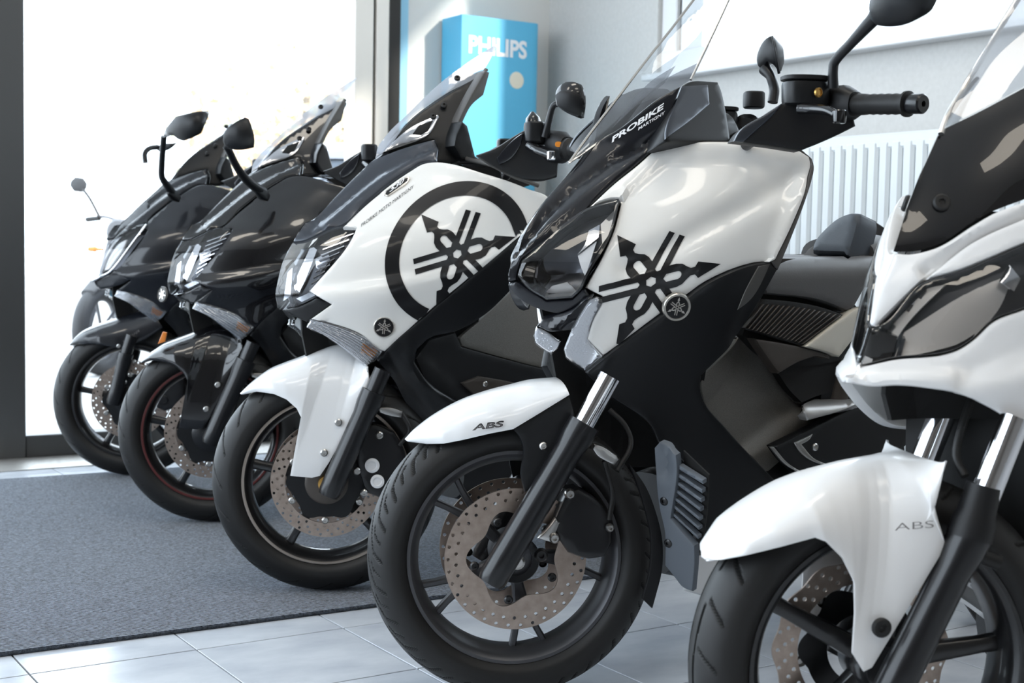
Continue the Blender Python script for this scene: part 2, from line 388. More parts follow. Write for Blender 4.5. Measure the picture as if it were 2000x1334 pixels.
class Bike:
    """collects the parts of one vehicle; .f body frame, .w steered front-wheel frame"""
    def __init__(s, f, w, root): s.f, s.w, s.root = f, w, root
    def put(s, name, V, F, m, frame=None, parent=None, mirror=False, smooth=True, angle=35, m2=None):
        fr = frame or s.f; V = np.asarray(V, float)
        def conv(A): return A if fr is s.f else s.f.loc(fr.world(A))
        o = mesh(name, conv(V), F, m, parent or s.root, smooth, angle); res = [o]
        if m2: o.data.materials.append(MATS[m2[0]]); o.data.polygons.foreach_set('material_index', m2[1])
        if mirror:
            Vm = V * np.array([1, -1, 1]); o2 = mesh(name, conv(Vm), [tuple(reversed(q)) for q in F], m, (mirror if mirror is not True else None) or parent or s.root, smooth, angle); res.append(o2)
        return res if mirror else o
    def panel(s, name, pts, surf, m, frame=None, parent=None, mirror=True, th=0.010, bev=0.0035, step=13, relief=None, off=0.0,
              holes=(), corner=30, raw=False, lstep=7.0, clip=None, angle=38, flat=False, snap=None):
        fr = frame or s.f; snap = mirror if snap is None else snap
        loops = [np.asarray(pts, float) if raw else smooth_loop(pts, lstep, corner)] + [np.asarray(h, float) if raw else smooth_loop(h, lstep, corner) for h in holes]
        if flat: step = 400
        dpt = np.linalg.norm(fr.world(fr.hit(loops[0][:1], surf))[0] - EYE); ppm = FPX / dpt
        rb = bev * ppm * 1.1
        V2, T = fill(loops, step, (rb * 0.35, rb) if bev > 0 else (), (clip[:2],) if clip else ())
        if clip:
            a, b = np.array(clip[0]), np.array(clip[1]); nn = np.array([-(b - a)[1], (b - a)[0]]) * clip[2]
            T = [t for t in T if (V2[list(t)].mean(0) - a) @ nn > 0]
            used = sorted({i for t in T for i in t}); mp = {x: y for y, x in enumerate(used)}
            V2 = V2[used]; T = [tuple(mp[i] for i in t) for t in T]
        P = fr.hit(V2, surf, snap); N = grad(surf, P)
        h = np.full(len(V2), off)
        if relief is not None: h = h + relief(V2[:, 0], V2[:, 1])
        if bev > 0:
            d = np.clip(dist_loops(V2, loops) / rb, 0, 1); h = h - bev * (1 - np.sqrt(np.maximum(1 - (1 - d) ** 2, 0)))
        V = P + N * h[:, None]
        # orient towards the eye
        e = fr.loc(EYE)[0]; F = []
        for a, b, c in T:
            nrm = np.cross(V[b] - V[a], V[c] - V[a]); F.append((a, b, c) if nrm @ (e - V[a]) > 0 else (a, c, b))
        if th > 0:
            n = len(V); B = V - N * th
            cnt = {}
            for t in F:
                for i in range(3):
                    k = (t[i], t[(i + 1) % 3]); cnt[k] = 1
            bd = [k for k in cnt if (k[1], k[0]) not in cnt]
            V = np.vstack([V, B]); F = F + [(c + n, b + n, a + n) for a, b, c in F] + [(b, a, a + n, b + n) for a, b in bd]
        return s.put(name, V, F, m, fr, parent, mirror, True, angle)
    def tube(s, name, P, R, m, frame=None, parent=None, mirror=False, n=14, sp=0):
        P = np.asarray(P, float)
        if sp: 
            if not np.isscalar(R): R = np.interp(np.linspace(0, 1, (len(P) - 1) * sp + 1), np.linspace(0, 1, len(P)), R)
            P = spline(P, sp)
        return s.put(name, *tube_vf(P, R, n), m, frame, parent, mirror)
def strip_relief(P, w, h, soft=True):
    """raised (or sunk) line along polyline P in picture coordinates"""
    P = np.asarray(P, float)
    def R(x, y):
        Q = np.column_stack([x, y]); D = np.full(len(Q), 1e9)
        for a, b in zip(P[:-1], P[1:]):
            ab = b - a; t = np.clip(((Q - a) @ ab) / (ab @ ab), 0, 1); D = np.minimum(D, np.linalg.norm(Q - a - t[:, None] * ab, axis=1))
        return h * np.exp(-(D / w) ** 2)
    return R
def step_relief(P, w, h):
    """the surface steps by h across polyline P (to the right-hand side of its direction, y down)"""
    P = np.asarray(P, float)
    def R(x, y):
        Q = np.column_stack([x, y]); D = np.full(len(Q), 1e9); S = np.zeros(len(Q))
        for a, b in zip(P[:-1], P[1:]):
            ab = b - a; t = np.clip(((Q - a) @ ab) / (ab @ ab), 0, 1); d = np.linalg.norm(Q - a - t[:, None] * ab, axis=1)
            sg = np.sign(ab[0] * (Q[:, 1] - a[1]) - ab[1] * (Q[:, 0] - a[0])); m = d < D; D = np.where(m, d, D); S = np.where(m, sg, S)
        t = np.clip(0.5 + S * D / (2 * w), 0, 1); return h * t * t * (3 - 2 * t)
    return R
def rsum(*R): return lambda x, y: sum(r(x, y) for r in R)
# ------------------------------------------------------------------ the room
mat('tile', (0.57, 0.60, 0.64), 0.16, 0, 0.0, 0.5); add_noise(MATS['tile'], 5.0, 0.0, 0, (0.44, 0.47, 0.52), 0.30, 8, 'Generated' if False else 'Object', (1, 1.8, 1))
mat('grout', (0.13, 0.12, 0.11), 0.9)
mat('plaster', (0.62, 0.61, 0.59), 0.8); add_noise(MATS['plaster'], 60, 0.25, 0.003, (0.57, 0.56, 0.54), 0.5)
mat('white_wall', (0.78, 0.77, 0.74), 0.8); add_noise(MATS['white_wall'], 80, 0.12, 0.002)
mat('ceiling_white', (0.8, 0.8, 0.8), 0.9)
mat('alu_dark', (0.10, 0.10, 0.10), 0.40, 0.6)
mat('alu_beige', (0.74, 0.70, 0.64), 0.45, 0.1)
mat('gasket', (0.02, 0.018, 0.016), 0.7)
mat('window_white', (0.82, 0.83, 0.84), 0.4)
mat('radiator_white', (0.74, 0.77, 0.78), 0.4)
mat('display_blue', (0.11, 0.52, 0.80), 0.45, 0, 0.1)
mat('print_white', (0.9, 0.92, 0.95), 0.5)
mat('print_cream', (0.85, 0.80, 0.66), 0.5)
mat('strip_blue', (0.30, 0.62, 0.82), 0.5)
mat('threshold', (0.55, 0.53, 0.50), 0.35, 0.8); add_noise(MATS['threshold'], 40, 0.6, 0.004, None, 0.5, 2, 'Object', (1, 2.2, 1), 'voronoi')
mat('asphalt', (0.52, 0.51, 0.50), 0.9); add_noise(MATS['asphalt'], 30, 0.3, 0.01, (0.45, 0.44, 0.42), 0.5)
# ribbed carpet mat: fine ribs across and mottled yarn
mm = mat('mat_carpet', (0.105, 0.125, 0.155), 0.95, 0, 0, 0.2, 0, 0.3)
n, l, b = nodes(mm)
tc = n.new('ShaderNodeTexCoord'); wv = n.new('ShaderNodeTexWave'); wv.wave_type = 'BANDS'; wv.bands_direction = 'Y'
wv.inputs['Scale'].default_value = 32.0; wv.inputs['Distortion'].default_value = 0.8; wv.inputs['Detail'].default_value = 2; wv.inputs['Detail Scale'].default_value = 6
ns = n.new('ShaderNodeTexNoise'); ns.inputs['Scale'].default_value = 260; ns.inputs['Detail'].default_value = 3
l.new(tc.outputs['Object'], wv.inputs['Vector']); l.new(tc.outputs['Object'], ns.inputs['Vector'])
ad = n.new('ShaderNodeMath'); ad.operation = 'ADD'; l.new(wv.outputs['Fac'], ad.inputs[0]); l.new(ns.outputs['Fac'], ad.inputs[1])
bp = n.new('ShaderNodeBump'); bp.inputs['Strength'].default_value = 0.9; bp.inputs['Distance'].default_value = 0.006
l.new(ad.outputs[0], bp.inputs['Height']); l.new(bp.outputs['Normal'], b.inputs['Normal'])
n2 = n.new('ShaderNodeTexNoise'); n2.inputs['Scale'].default_value = 140; n2.inputs['Detail'].default_value = 5
l.new(tc.outputs['Object'], n2.inputs['Vector'])
cr = n.new('ShaderNodeValToRGB'); cr.color_ramp.elements[0].position = 0.30; cr.color_ramp.elements[1].position = 0.72
cr.color_ramp.elements[0].color = (0.020, 0.026, 0.038, 1); cr.color_ramp.elements[1].color = (0.23, 0.275, 0.35, 1)
l.new(n2.outputs['Fac'], cr.inputs[0])
rbm = n.new('ShaderNodeMapRange'); rbm.inputs['To Min'].default_value = 0.35; rbm.inputs['To Max'].default_value = 1.25; l.new(wv.outputs['Fac'], rbm.inputs['Value'])  # darkens furrows between the ribs: their shade put into the colour
rmx = n.new('ShaderNodeMixRGB'); rmx.blend_type = 'MULTIPLY'; rmx.inputs['Fac'].default_value = 1.0; l.new(cr.outputs['Color'], rmx.inputs['Color1']); l.new(rbm.outputs['Result'], rmx.inputs['Color2']); l.new(rmx.outputs['Color'], b.inputs['Base Color'])

def R_obj(o): o.rotation_euler = (0, 0, ROOM); return o
def rb(name, u0, u1, v0, v1, z0, z1, m, parent=None, b=0.0):
    V, F = box_vf(u0, u1, v0, v1, z0, z1, b); o = mesh(name, V, F, m, parent, True, 30)
    return o if parent is not None else R_obj(o)
def structure(o): o['kind'] = 'structure'; return o

floor = structure(rb('floor', UL, UR, VB, VG, -0.12, -0.004, 'grout'))
T = 0.340
_o = np.array([-0.7505, 2.380]); tu = _o[0] * CU + _o[1] * SU; tv = -_o[0] * SU + _o[1] * CU
V, F = box_vf(0.0020, T - 0.0020, 0.0020, T - 0.0020, -0.010, 0.0, 0.0006)
tile_me = bpy.data.meshes.new('tile'); tile_me.from_pydata(V, [], F); tile_me.update(); tile_me.materials.append(MATS['tile'])
random.seed(4)
iu0, iu1 = int(math.floor((-0.9 - tu) / T)), int(math.floor((UR - tu) / T))
iv0, iv1 = int(math.floor((0.55 - tv) / T)), int(math.floor((VG - tv) / T))
for i in range(iu0, iu1 + 1):
    for j in range(iv0, iv1 + 1):
        u, v = tu + i * T, tv + j * T
        if u + T > UR or v + T > VG - 0.05: continue
        o = link('tile', tile_me, floor); o.location = (u, v, random.uniform(-0.0003, 0.0002))
# tiles beyond the picked-apart field, one sheet each side
def flat_tiles(u0, u1, v0, v1):
    o = rb('tile_field', u0, u1, v0, v1, -0.010, -0.0005, 'tile', floor); o['kind'] = 'stuff'; return o
flat_tiles(UL, tu + iu0 * T, VB, VG - 0.06); flat_tiles(tu + iu0 * T, UR, VB, tv + iv0 * T)

# mat: near edge traced on the floor, far edge before the threshold
a0, a1 = floor_at(0, 1284), floor_at(735, 1187)
b0 = floor_at(0, 941)
e = (a1 - a0) / np.linalg.norm(a1 - a0); nrm = np.array([-e[1], e[0], 0])
depth = (b0 - a0) @ nrm
m_yaw = math.atan2(e[1], e[0]); mo = a0 - e * 1.4
V, F = box_vf(0, 4.1, 0, depth, 0.001, 0.010, 0.003)
entrance_mat = mesh('entrance_mat', V, F, 'mat_carpet', None, True, 30); entrance_mat.location = Vector(mo); entrance_mat.rotation_euler = (0, 0, m_yaw)
tag(entrance_mat, 'large blue-grey ribbed carpet mat lying on the pale floor tiles', 'mat')
th = structure(rb('trim_1', UL + 0.3, 3.0, VG - 0.34, VG - 0.055, 0.0, 0.004, 'threshold', None, 0.001))

# shop front: glazed wall
gl = empty('window_1', Vector(room(0, VG)), ROOM); structure(gl)
def gp(name, u0, u1, z0, z1, m, v0=-0.05, v1=0.05, b=0.004): return rb(name, u0, u1, v0, v1, z0, z1, m, gl, b)
gp('window_jamb', 1.20, 1.317, 0.0, ZC, 'alu_dark', -0.06, 0.06)
gp('window_mullion', 2.717, 2.808, 0.0, ZC, 'alu_beige'); gp('window_gasket', 2.808, 2.822, 0, ZC, 'gasket', -0.03, 0.03, 0)
gp('window_mullion', 2.822, 2.885, 0.0, ZC, 'alu_beige'); gp('window_gasket', 2.885, 2.945, 0, ZC, 'gasket', -0.045, 0.045)
gp('window_rail', 1.317, 2.717, 0.0, 0.088, 'alu_dark'); gp('window_rail', 1.317, 2.717, ZG, ZC, 'alu_dark')
gp('window_rail', UL, 1.20, 0.0, 0.088, 'alu_dark'); gp('window_rail', UL, 1.20, ZG, ZC, 'alu_dark')
gp('window_mullion', -0.9, -0.8, 0.088, ZG, 'alu_dark'); gp('window_mullion', -2.9, -2.8, 0.088, ZG, 'alu_dark')
for u0, u1 in ((1.317, 2.717), (-0.8, 1.20), (-2.8, -0.9), (UL, -2.9)): gp('window_pane', u0, u1, 0.088, ZG, 'pane_glass', -0.004, 0.004, 0)
structure(rb('wall_front', 2.945, UR + 0.2, VG, VG + 0.25, 0, ZC, 'white_wall'))

# right wall with its window band
WZ, WV1, WV0 = 1.60, 4.72, 0.9
wr = structure(rb('wall_right', UR, UR + 0.25, VB, VG, 0, WZ, 'plaster'))
structure(rb('wall_right_corner', UR, UR + 0.25, WV1, VG, WZ, ZC, 'plaster')); structure(rb('wall_right_rear', UR, UR + 0.25, VB, WV0, WZ, ZC, 'plaster'))
structure(rb('wall_right_lintel', UR, UR + 0.25, WV0, WV1, 2.75, ZC, 'plaster'))
win = empty('window_2', Vector(room(UR, 0)), ROOM); structure(win)
def wp(name, v0, v1, z0, z1, m, u0=0.02, u1=0.10, b=0.004): return rb(name, u0, u1, v0, v1, z0, z1, m, win, b)
wp('window_sill', WV0, WV1 + 0.02, 1.575, 1.602, 'window_white', -0.07, 0.20)
wp('window_frame', WV0, WV1, 1.602, 1.70, 'window_white'); wp('window_frame', WV0, WV1, 2.66, 2.75, 'window_white')
wp('window_frame', WV1 - 0.10, WV1, 1.70, 2.66, 'window_white'); wp('window_gasket', WV1 - 0.118, WV1 - 0.10, 1.70, 2.66, 'gasket', 0.04, 0.08, 0)
wp('window_frame', WV1 - 0.26, WV1 - 0.118, 1.70, 2.66, 'window_white', 0.03, 0.09)
for vv in (3.40, 2.1): wp('window_mullion', vv - 0.05, vv + 0.05, 1.70, 2.66, 'window_white'); wp('window_gasket', vv - 0.062, vv - 0.05, 1.70, 2.66, 'gasket', 0.03, 0.08, 0)
for v0, v1 in ((WV0, 2.038), (2.15, 3.338), (3.45, WV1 - 0.26)): wp('window_pane', v0, v1, 1.70, 2.66, 'pane_glass', 0.055, 0.061, 0)
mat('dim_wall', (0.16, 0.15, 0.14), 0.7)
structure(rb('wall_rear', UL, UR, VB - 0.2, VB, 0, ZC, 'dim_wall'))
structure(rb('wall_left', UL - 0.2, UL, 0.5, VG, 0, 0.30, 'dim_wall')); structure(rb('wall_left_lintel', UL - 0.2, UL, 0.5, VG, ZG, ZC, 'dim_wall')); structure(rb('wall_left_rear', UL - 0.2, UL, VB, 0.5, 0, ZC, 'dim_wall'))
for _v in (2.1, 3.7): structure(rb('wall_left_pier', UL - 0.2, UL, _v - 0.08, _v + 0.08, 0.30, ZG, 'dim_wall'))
structure(rb('ground_left', -20, UL - 0.2, VB - 4, 34, -0.20, -0.03, 'asphalt'))
structure(rb('ceiling', UL - 0.2, UR + 0.25, VB - 0.2, VG + 0.25, ZC, ZC + 0.2, 'ceiling_white'))

# radiator: vertical tubes between two headers
rad = empty('radiator', Vector(room(UR - 0.10, 0)), ROOM)
tag(rad, 'tall white column radiator against the grey wall under the window', 'radiator')
V, F = box_vf(-0.022, 0.022, -0.024, 0.024, 0.16, 1.245, 0.010)
rib = bpy.data.meshes.new('radiator_fin'); rib.from_pydata(V, [], F); rib.update(); rib.materials.append(MATS['radiator_white'])
vv = 4.16
while vv > 1.9:
    o = link('radiator_fin', rib, rad); o.location = (0, vv, 0); vv -= 0.0525
for z in (0.14, 1.235): rb('radiator_header', -0.018, 0.018, 1.9, 4.2, z - 0.02, z + 0.035, 'radiator_white', rad, 0.008)
for v in (2.3, 3.8): rb('radiator_bracket', 0.015, 0.10, v - 0.02, v + 0.02, 0.3, 0.34, 'radiator_white', rad, 0.002)
for v in (2.0, 4.1): rb('radiator_foot', -0.02, 0.02, v - 0.02, v + 0.02, 0.0, 0.13, 'radiator_white', rad, 0.002)

# brand display tower in the corner
DU0, DU1, DV0, DV1, DZ = 3.175, 3.606, 5.365, 5.54, 1.885
dsp = empty('display_tower', Vector(room(0, 0)), ROOM)
tag(dsp, 'blue display tower with white PHILIPS lettering standing in the corner', 'display')
# body: rounded front corners in plan
rr = 0.05; pl = [(DU0, DV1), (DU0, DV0)]
for t in np.linspace(-90, 0, 8): pl.append((DU1 - rr + rr * math.cos(math.radians(t)), DV0 + rr + rr * math.sin(math.radians(t))))
pl.append((DU1, DV1)); k = len(pl)
V = [(u, v, 0.0) for u, v in pl] + [(u, v, DZ) for u, v in pl]
F = [[i, (i + 1) % k, (i + 1) % k + k, i + k] for i in range(k)] + [list(range(k, 2 * k)), list(range(k))[::-1]]
mesh('tower_body', V, F, 'display_blue', dsp, True, 40)
def text_vf(s, size=1.0, bold=0.0, shear=0.0, space=1.0):
    cu = bpy.data.curves.new('t', 'FONT'); cu.body = s; cu.size = size; cu.offset = bold; cu.shear = shear; cu.space_character = space; cu.resolution_u = 4
    o = bpy.data.objects.new('t', cu); COL.objects.link(o); dg = bpy.context.evaluated_depsgraph_get(); dg.update()
    me = bpy.data.meshes.new_from_object(o.evaluated_get(dg)); P = np.array([v.co[:] for v in me.vertices]); Fc = [list(p.vertices) for p in me.polygons]
    bpy.data.objects.remove(o); bpy.data.curves.remove(cu); bpy.data.meshes.remove(me)
    P = P[:, :2]; P -= P.min(0); return P, Fc
def on_wall(name, P, Fc, u0, z0, w, h, v, m, parent, t=0.003):
    P = P / P.max(0); V = np.column_stack([u0 + P[:, 0] * w, np.full(len(P), v), z0 + P[:, 1] * h])
    return mesh(name, V, Fc, m, parent, False)
def uz_at(px, py, v):
    d = rays([(px, py)])[0]; dv = -d[0] * SU + d[1] * CU; t = v / dv; p = d * t; return p[0] * CU + p[1] * SU, HCAM + p[2]
P, Fc = text_vf('PHILIPS', 1, 0.035)
u0, z0 = uz_at(915, 104, DV0); u1, z1 = uz_at(1029, 84, DV0)
on_wall('lettering', P, Fc, u0, z0 + 0.0, u1 - u0, 0.082, DV0 - 0.002, 'print_white', dsp)
uc, zc = uz_at(1009, 157, DV0)
mesh('round_print', *revolve_vf([(0, 0.0005), (0, 0.0385), (0.0015, 0.0375), (0.0015, 0.0005)], (uc, DV0 - 0.0005, zc), (0, -1, 0), 40), 'print_cream', dsp)
bs = rb('banner_strip', 2.955, 3.0, VG - 0.012, VG - 0.002, 0.0, 2.6, 'strip_blue', None, 0.002)
tag(bs, 'narrow light blue strip standing against the wall beside the black door post', 'banner')

# outside: yard, bushes
yard = structure(rb('ground_outside', UL - 0.2, 16, VG + 0.05, 34, -0.20, -0.03, 'asphalt'))
structure(rb('ground_side', UR + 0.25, 16, VB, VG + 0.05, -0.20, -0.03, 'asphalt'))
# ------------------------------------------------------------------ vehicle parts shared by all scooters
ZA = 0.2745                                   # front axle height
def frac(a): return a - np.floor(a)
def groove_city(th, ph):                      # long chevrons swept round both shoulders
    a = np.abs(ph); sw = np.where(a < 0.62, 2.3 * a, 2.3 * 0.62 + 0.7 * (a - 0.62)); t = frac(th * 26 / (2 * math.pi) + sw + 0.5 * (ph > 0))
    g = (t < 0.115) & (a > 0.16) & (a < 1.0)
    t2 = frac(t + 0.5); g |= (t2 < 0.085) & (a > 0.50) & (a < 0.90)
    return g
def groove_sport(th, ph):                     # long sparse slashes
    a = np.abs(ph); t = frac(th * 20 / (2 * math.pi) + 0.75 * (a / 1.0) ** 1.6 + 0.5 * (ph > 0))
    return (t < 0.085) & (a > 0.14) & (a < 1.0)
def groove_tour(th, ph):                      # hooked slashes and a broken centre line
    a = np.abs(ph); t = frac(th * 24 / (2 * math.pi) + 0.55 * a ** 1.3 + 0.5 * (ph > 0))
    g = (t < 0.075) & (a > 0.34) & (a < 0.95)
    t2 = frac(th * 6 / (2 * math.pi) + 0.5 * (ph > 0)); g |= (t2 < 0.82) & (np.abs(a - 0.17 - 0.10 * t2) < 0.030)
    return g
def tyre_vf(groove, nt=560, npf=74, ro=ZA, hw=0.060):
    th = np.linspace(0, 2 * math.pi, nt, endpoint=False)
    ph = np.linspace(-1.30, 1.30, npf)
    y = hw * np.sin(ph) / math.sin(1.30) * (0.99); r = ro - 0.0425 * (1 - np.cos(ph) ** 0.9) / (1 - math.cos(1.30) ** 0.9)
    side = [(0.0605, ro - 0.052), (0.0585, ro - 0.060), (0.053, ro - 0.066), (0.048, ro - 0.0715), (0.044, ro - 0.074)]
    prof = [(-a * hw / 0.06, b) for a, b in side[::-1]] + list(zip(y, r)) + [(a * hw / 0.06, b) for a, b in side]
    PH = np.concatenate([np.full(len(side), 9.0), ph, np.full(len(side), 9.0)])
    Y = np.array([p[0] for p in prof]); Rr = np.array([p[1] for p in prof]); m = len(prof)
    TH, P2 = np.meshgrid(th, PH, indexing='ij'); g = groove(TH, P2)
    RR = np.tile(Rr, (nt, 1)) - 0.0042 * g
    V = np.stack([RR * np.cos(TH), np.tile(Y, (nt, 1)), RR * np.sin(TH)], 2).reshape(-1, 3)
    F = []
    for i in range(nt):
        k = (i + 1) % nt; a = i * m; b = k * m
        F += [(a + j, b + j, b + j + 1, a + j + 1) for j in range(m - 1)]
    gm = g | np.roll(g, -1, 0); gm = (g[:, :-1].astype(int) + g[:, 1:] + np.roll(g, -1, 0)[:, :-1] + np.roll(g, -1, 0)[:, 1:]) >= 2
    return V, F, gm.ravel().astype(int).tolist()
def spun(prof, n=96, closed=True):
    """(y, r) profile spun about the wheel axis (y)"""
    th = np.linspace(0, 2 * math.pi, n, endpoint=False); V = []
    for y, r in prof: V += [(r * math.cos(t), y, r * math.sin(t)) for t in th]
    m = len(prof); F = []
    for i in range(m if closed else m - 1):
        k = (i + 1) % m; F += [(i * n + j, k * n + j, k * n + (j + 1) % n, i * n + (j + 1) % n) for j in range(n)]
    return V, F
def disc_vf(ro, ri, rows, y, th=0.004, scallop=0.0, nsc=0, rh=0.0034, inner=None):
    """drilled brake rotor: real holes; rows = [(radius, count, phase)]"""
    S = 1000.0; t = np.linspace(0, 2 * math.pi, 120, endpoint=False)
    ro_ = ro + (scallop * np.cos(nsc * t) if nsc else 0); outer = np.column_stack([ro_ * np.cos(t), ro_ * np.sin(t)]) * S
    rin = ri if inner is None else inner(t); inn = np.column_stack([rin * np.cos(t), rin * np.sin(t)]) * S
    loops = [outer, inn]
    for r, c, p in rows:
        for k in range(c):
            a = 2 * math.pi * (k + p) / c; q = np.linspace(0, 2 * math.pi, 9, endpoint=False)
            loops.append((np.column_stack([r * math.cos(a) + rh * np.cos(q), r * math.sin(a) + rh * np.sin(q)])) * S)
    V2, T = fill(loops, 9.0); V2 = V2 / S; n = len(V2)
    V = [(p[0], y + th / 2, p[1]) for p in V2] + [(p[0], y - th / 2, p[1]) for p in V2]
    e = {}
    F = []
    for a, b, c in T:
        if np.cross(np.append(V2[b] - V2[a], 0), np.append(V2[c] - V2[a], 0))[2] > 0: b, c = c, b
        F.append((a, b, c)); F.append((c + n, b + n, a + n))
        for q in ((a, b), (b, c), (c, a)): e[q] = 1
    F += [(b, a, a + n, b + n) for a, b in e if (b, a) not in e]
    return V, F
def at_axle(V, dx=0.0): return np.asarray(V, float) + np.array([dx, 0, ZA])
def bolt_vf(p, d, r=0.006, h=0.004):
    p = np.asarray(p, float); return revolve_vf([(0, r), (h * 0.6, r), (h, r * 0.7), (h, r * 0.42), (h * 0.35, r * 0.42), (h * 0.35, 0.0002)], p, d, 14)
def spoke_vf(a, r0, r1, w0, w1, t0, t1, y0=0.0, bend=0.0):
    """cast spoke at angle a, tapering from hub to rim, rounded section"""
    secs = []; q = np.linspace(0, 2 * math.pi, 10, endpoint=False)
    for s in np.linspace(0, 1, 6):
        r = r0 + (r1 - r0) * s; w = w0 + (w1 - w0) * s; t = t0 + (t1 - t0) * s; ang = a + bend * s
        if s > 0.85: w *= 1.25
        c = np.array([r * math.cos(ang), y0, r * math.sin(ang)]); tg = np.array([-math.sin(ang), 0, math.cos(ang)])
        secs.append([c + tg * (w / 2) * np.sign(math.cos(k)) * abs(math.cos(k)) ** 0.6 + np.array([0, 1, 0]) * (t / 2) * np.sign(math.sin(k)) * abs(math.sin(k)) ** 0.6 for k in q])
    V = [p for s in secs for p in s]; n = 10; F = [(i * n + j, i * n + (j + 1) % n, (i + 1) * n + (j + 1) % n, (i + 1) * n + j) for i in range(5) for j in range(n)]
    return V, F
def at_axle_list(vf): return at_axle(vf[0]), vf[1]
def loft_dir(o, d, secs, n=22):
    """rounded body along d: sections (along, half width, half height)"""
    u, w, d = basis(d); V = []; q = np.linspace(0, 2 * math.pi, n, endpoint=False)
    for a, r1, r2 in secs: V += [np.asarray(o) + d * a + u * r1 * np.sign(math.cos(t)) * abs(math.cos(t)) ** 0.7 + w * r2 * np.sign(math.sin(t)) * abs(math.sin(t)) ** 0.7 for t in q]
    m = len(secs); F = [(i * n + j, i * n + (j + 1) % n, (i + 1) * n + (j + 1) % n, (i + 1) * n + j) for i in range(m - 1) for j in range(n)]
    return V, F + [tuple(range(n))[::-1], tuple((m - 1) * n + j for j in range(n))]
def loft_updown(a, b, rx, ry, n=24):
    """rounded upright can between points a and b"""
    a, b = np.asarray(a, float), np.asarray(b, float); L = [(0, 0.82), (0.08, 0.97), (0.2, 1.0), (0.8, 1.0), (0.92, 0.97), (1.0, 0.82)]; q = np.linspace(0, 2 * math.pi, n, endpoint=False); V = []
    for t, s in L: V += [a + (b - a) * t + np.array([rx * s * np.sign(math.cos(k)) * abs(math.cos(k)) ** 0.75, ry * s * np.sign(math.sin(k)) * abs(math.sin(k)) ** 0.75, 0]) for k in q]
    m = len(L); F = [(i * n + j, i * n + (j + 1) % n, (i + 1) * n + (j + 1) % n, (i + 1) * n + j) for i in range(m - 1) for j in range(n)]
    return V, F + [tuple(range(n))[::-1], tuple((m - 1) * n + j for j in range(n))]
_cache = {}
def cached(key, fn):
    if key not in _cache: _cache[key] = fn()
    return _cache[key]
RIM_PROF = [(0.046, 0.2045), (0.0495, 0.2025), (0.0495, 0.1965), (0.045, 0.1905), (0.037, 0.1865), (0.020, 0.1795), (-0.020, 0.1795), (-0.037, 0.1865), (-0.045, 0.1905), (-0.0495, 0.1965), (-0.0495, 0.2025), (-0.046, 0.2045), (-0.036, 0.1985), (0.036, 0.1985)]
def lobed(t): return 0.083 + 0.010 * np.cos(5 * t)
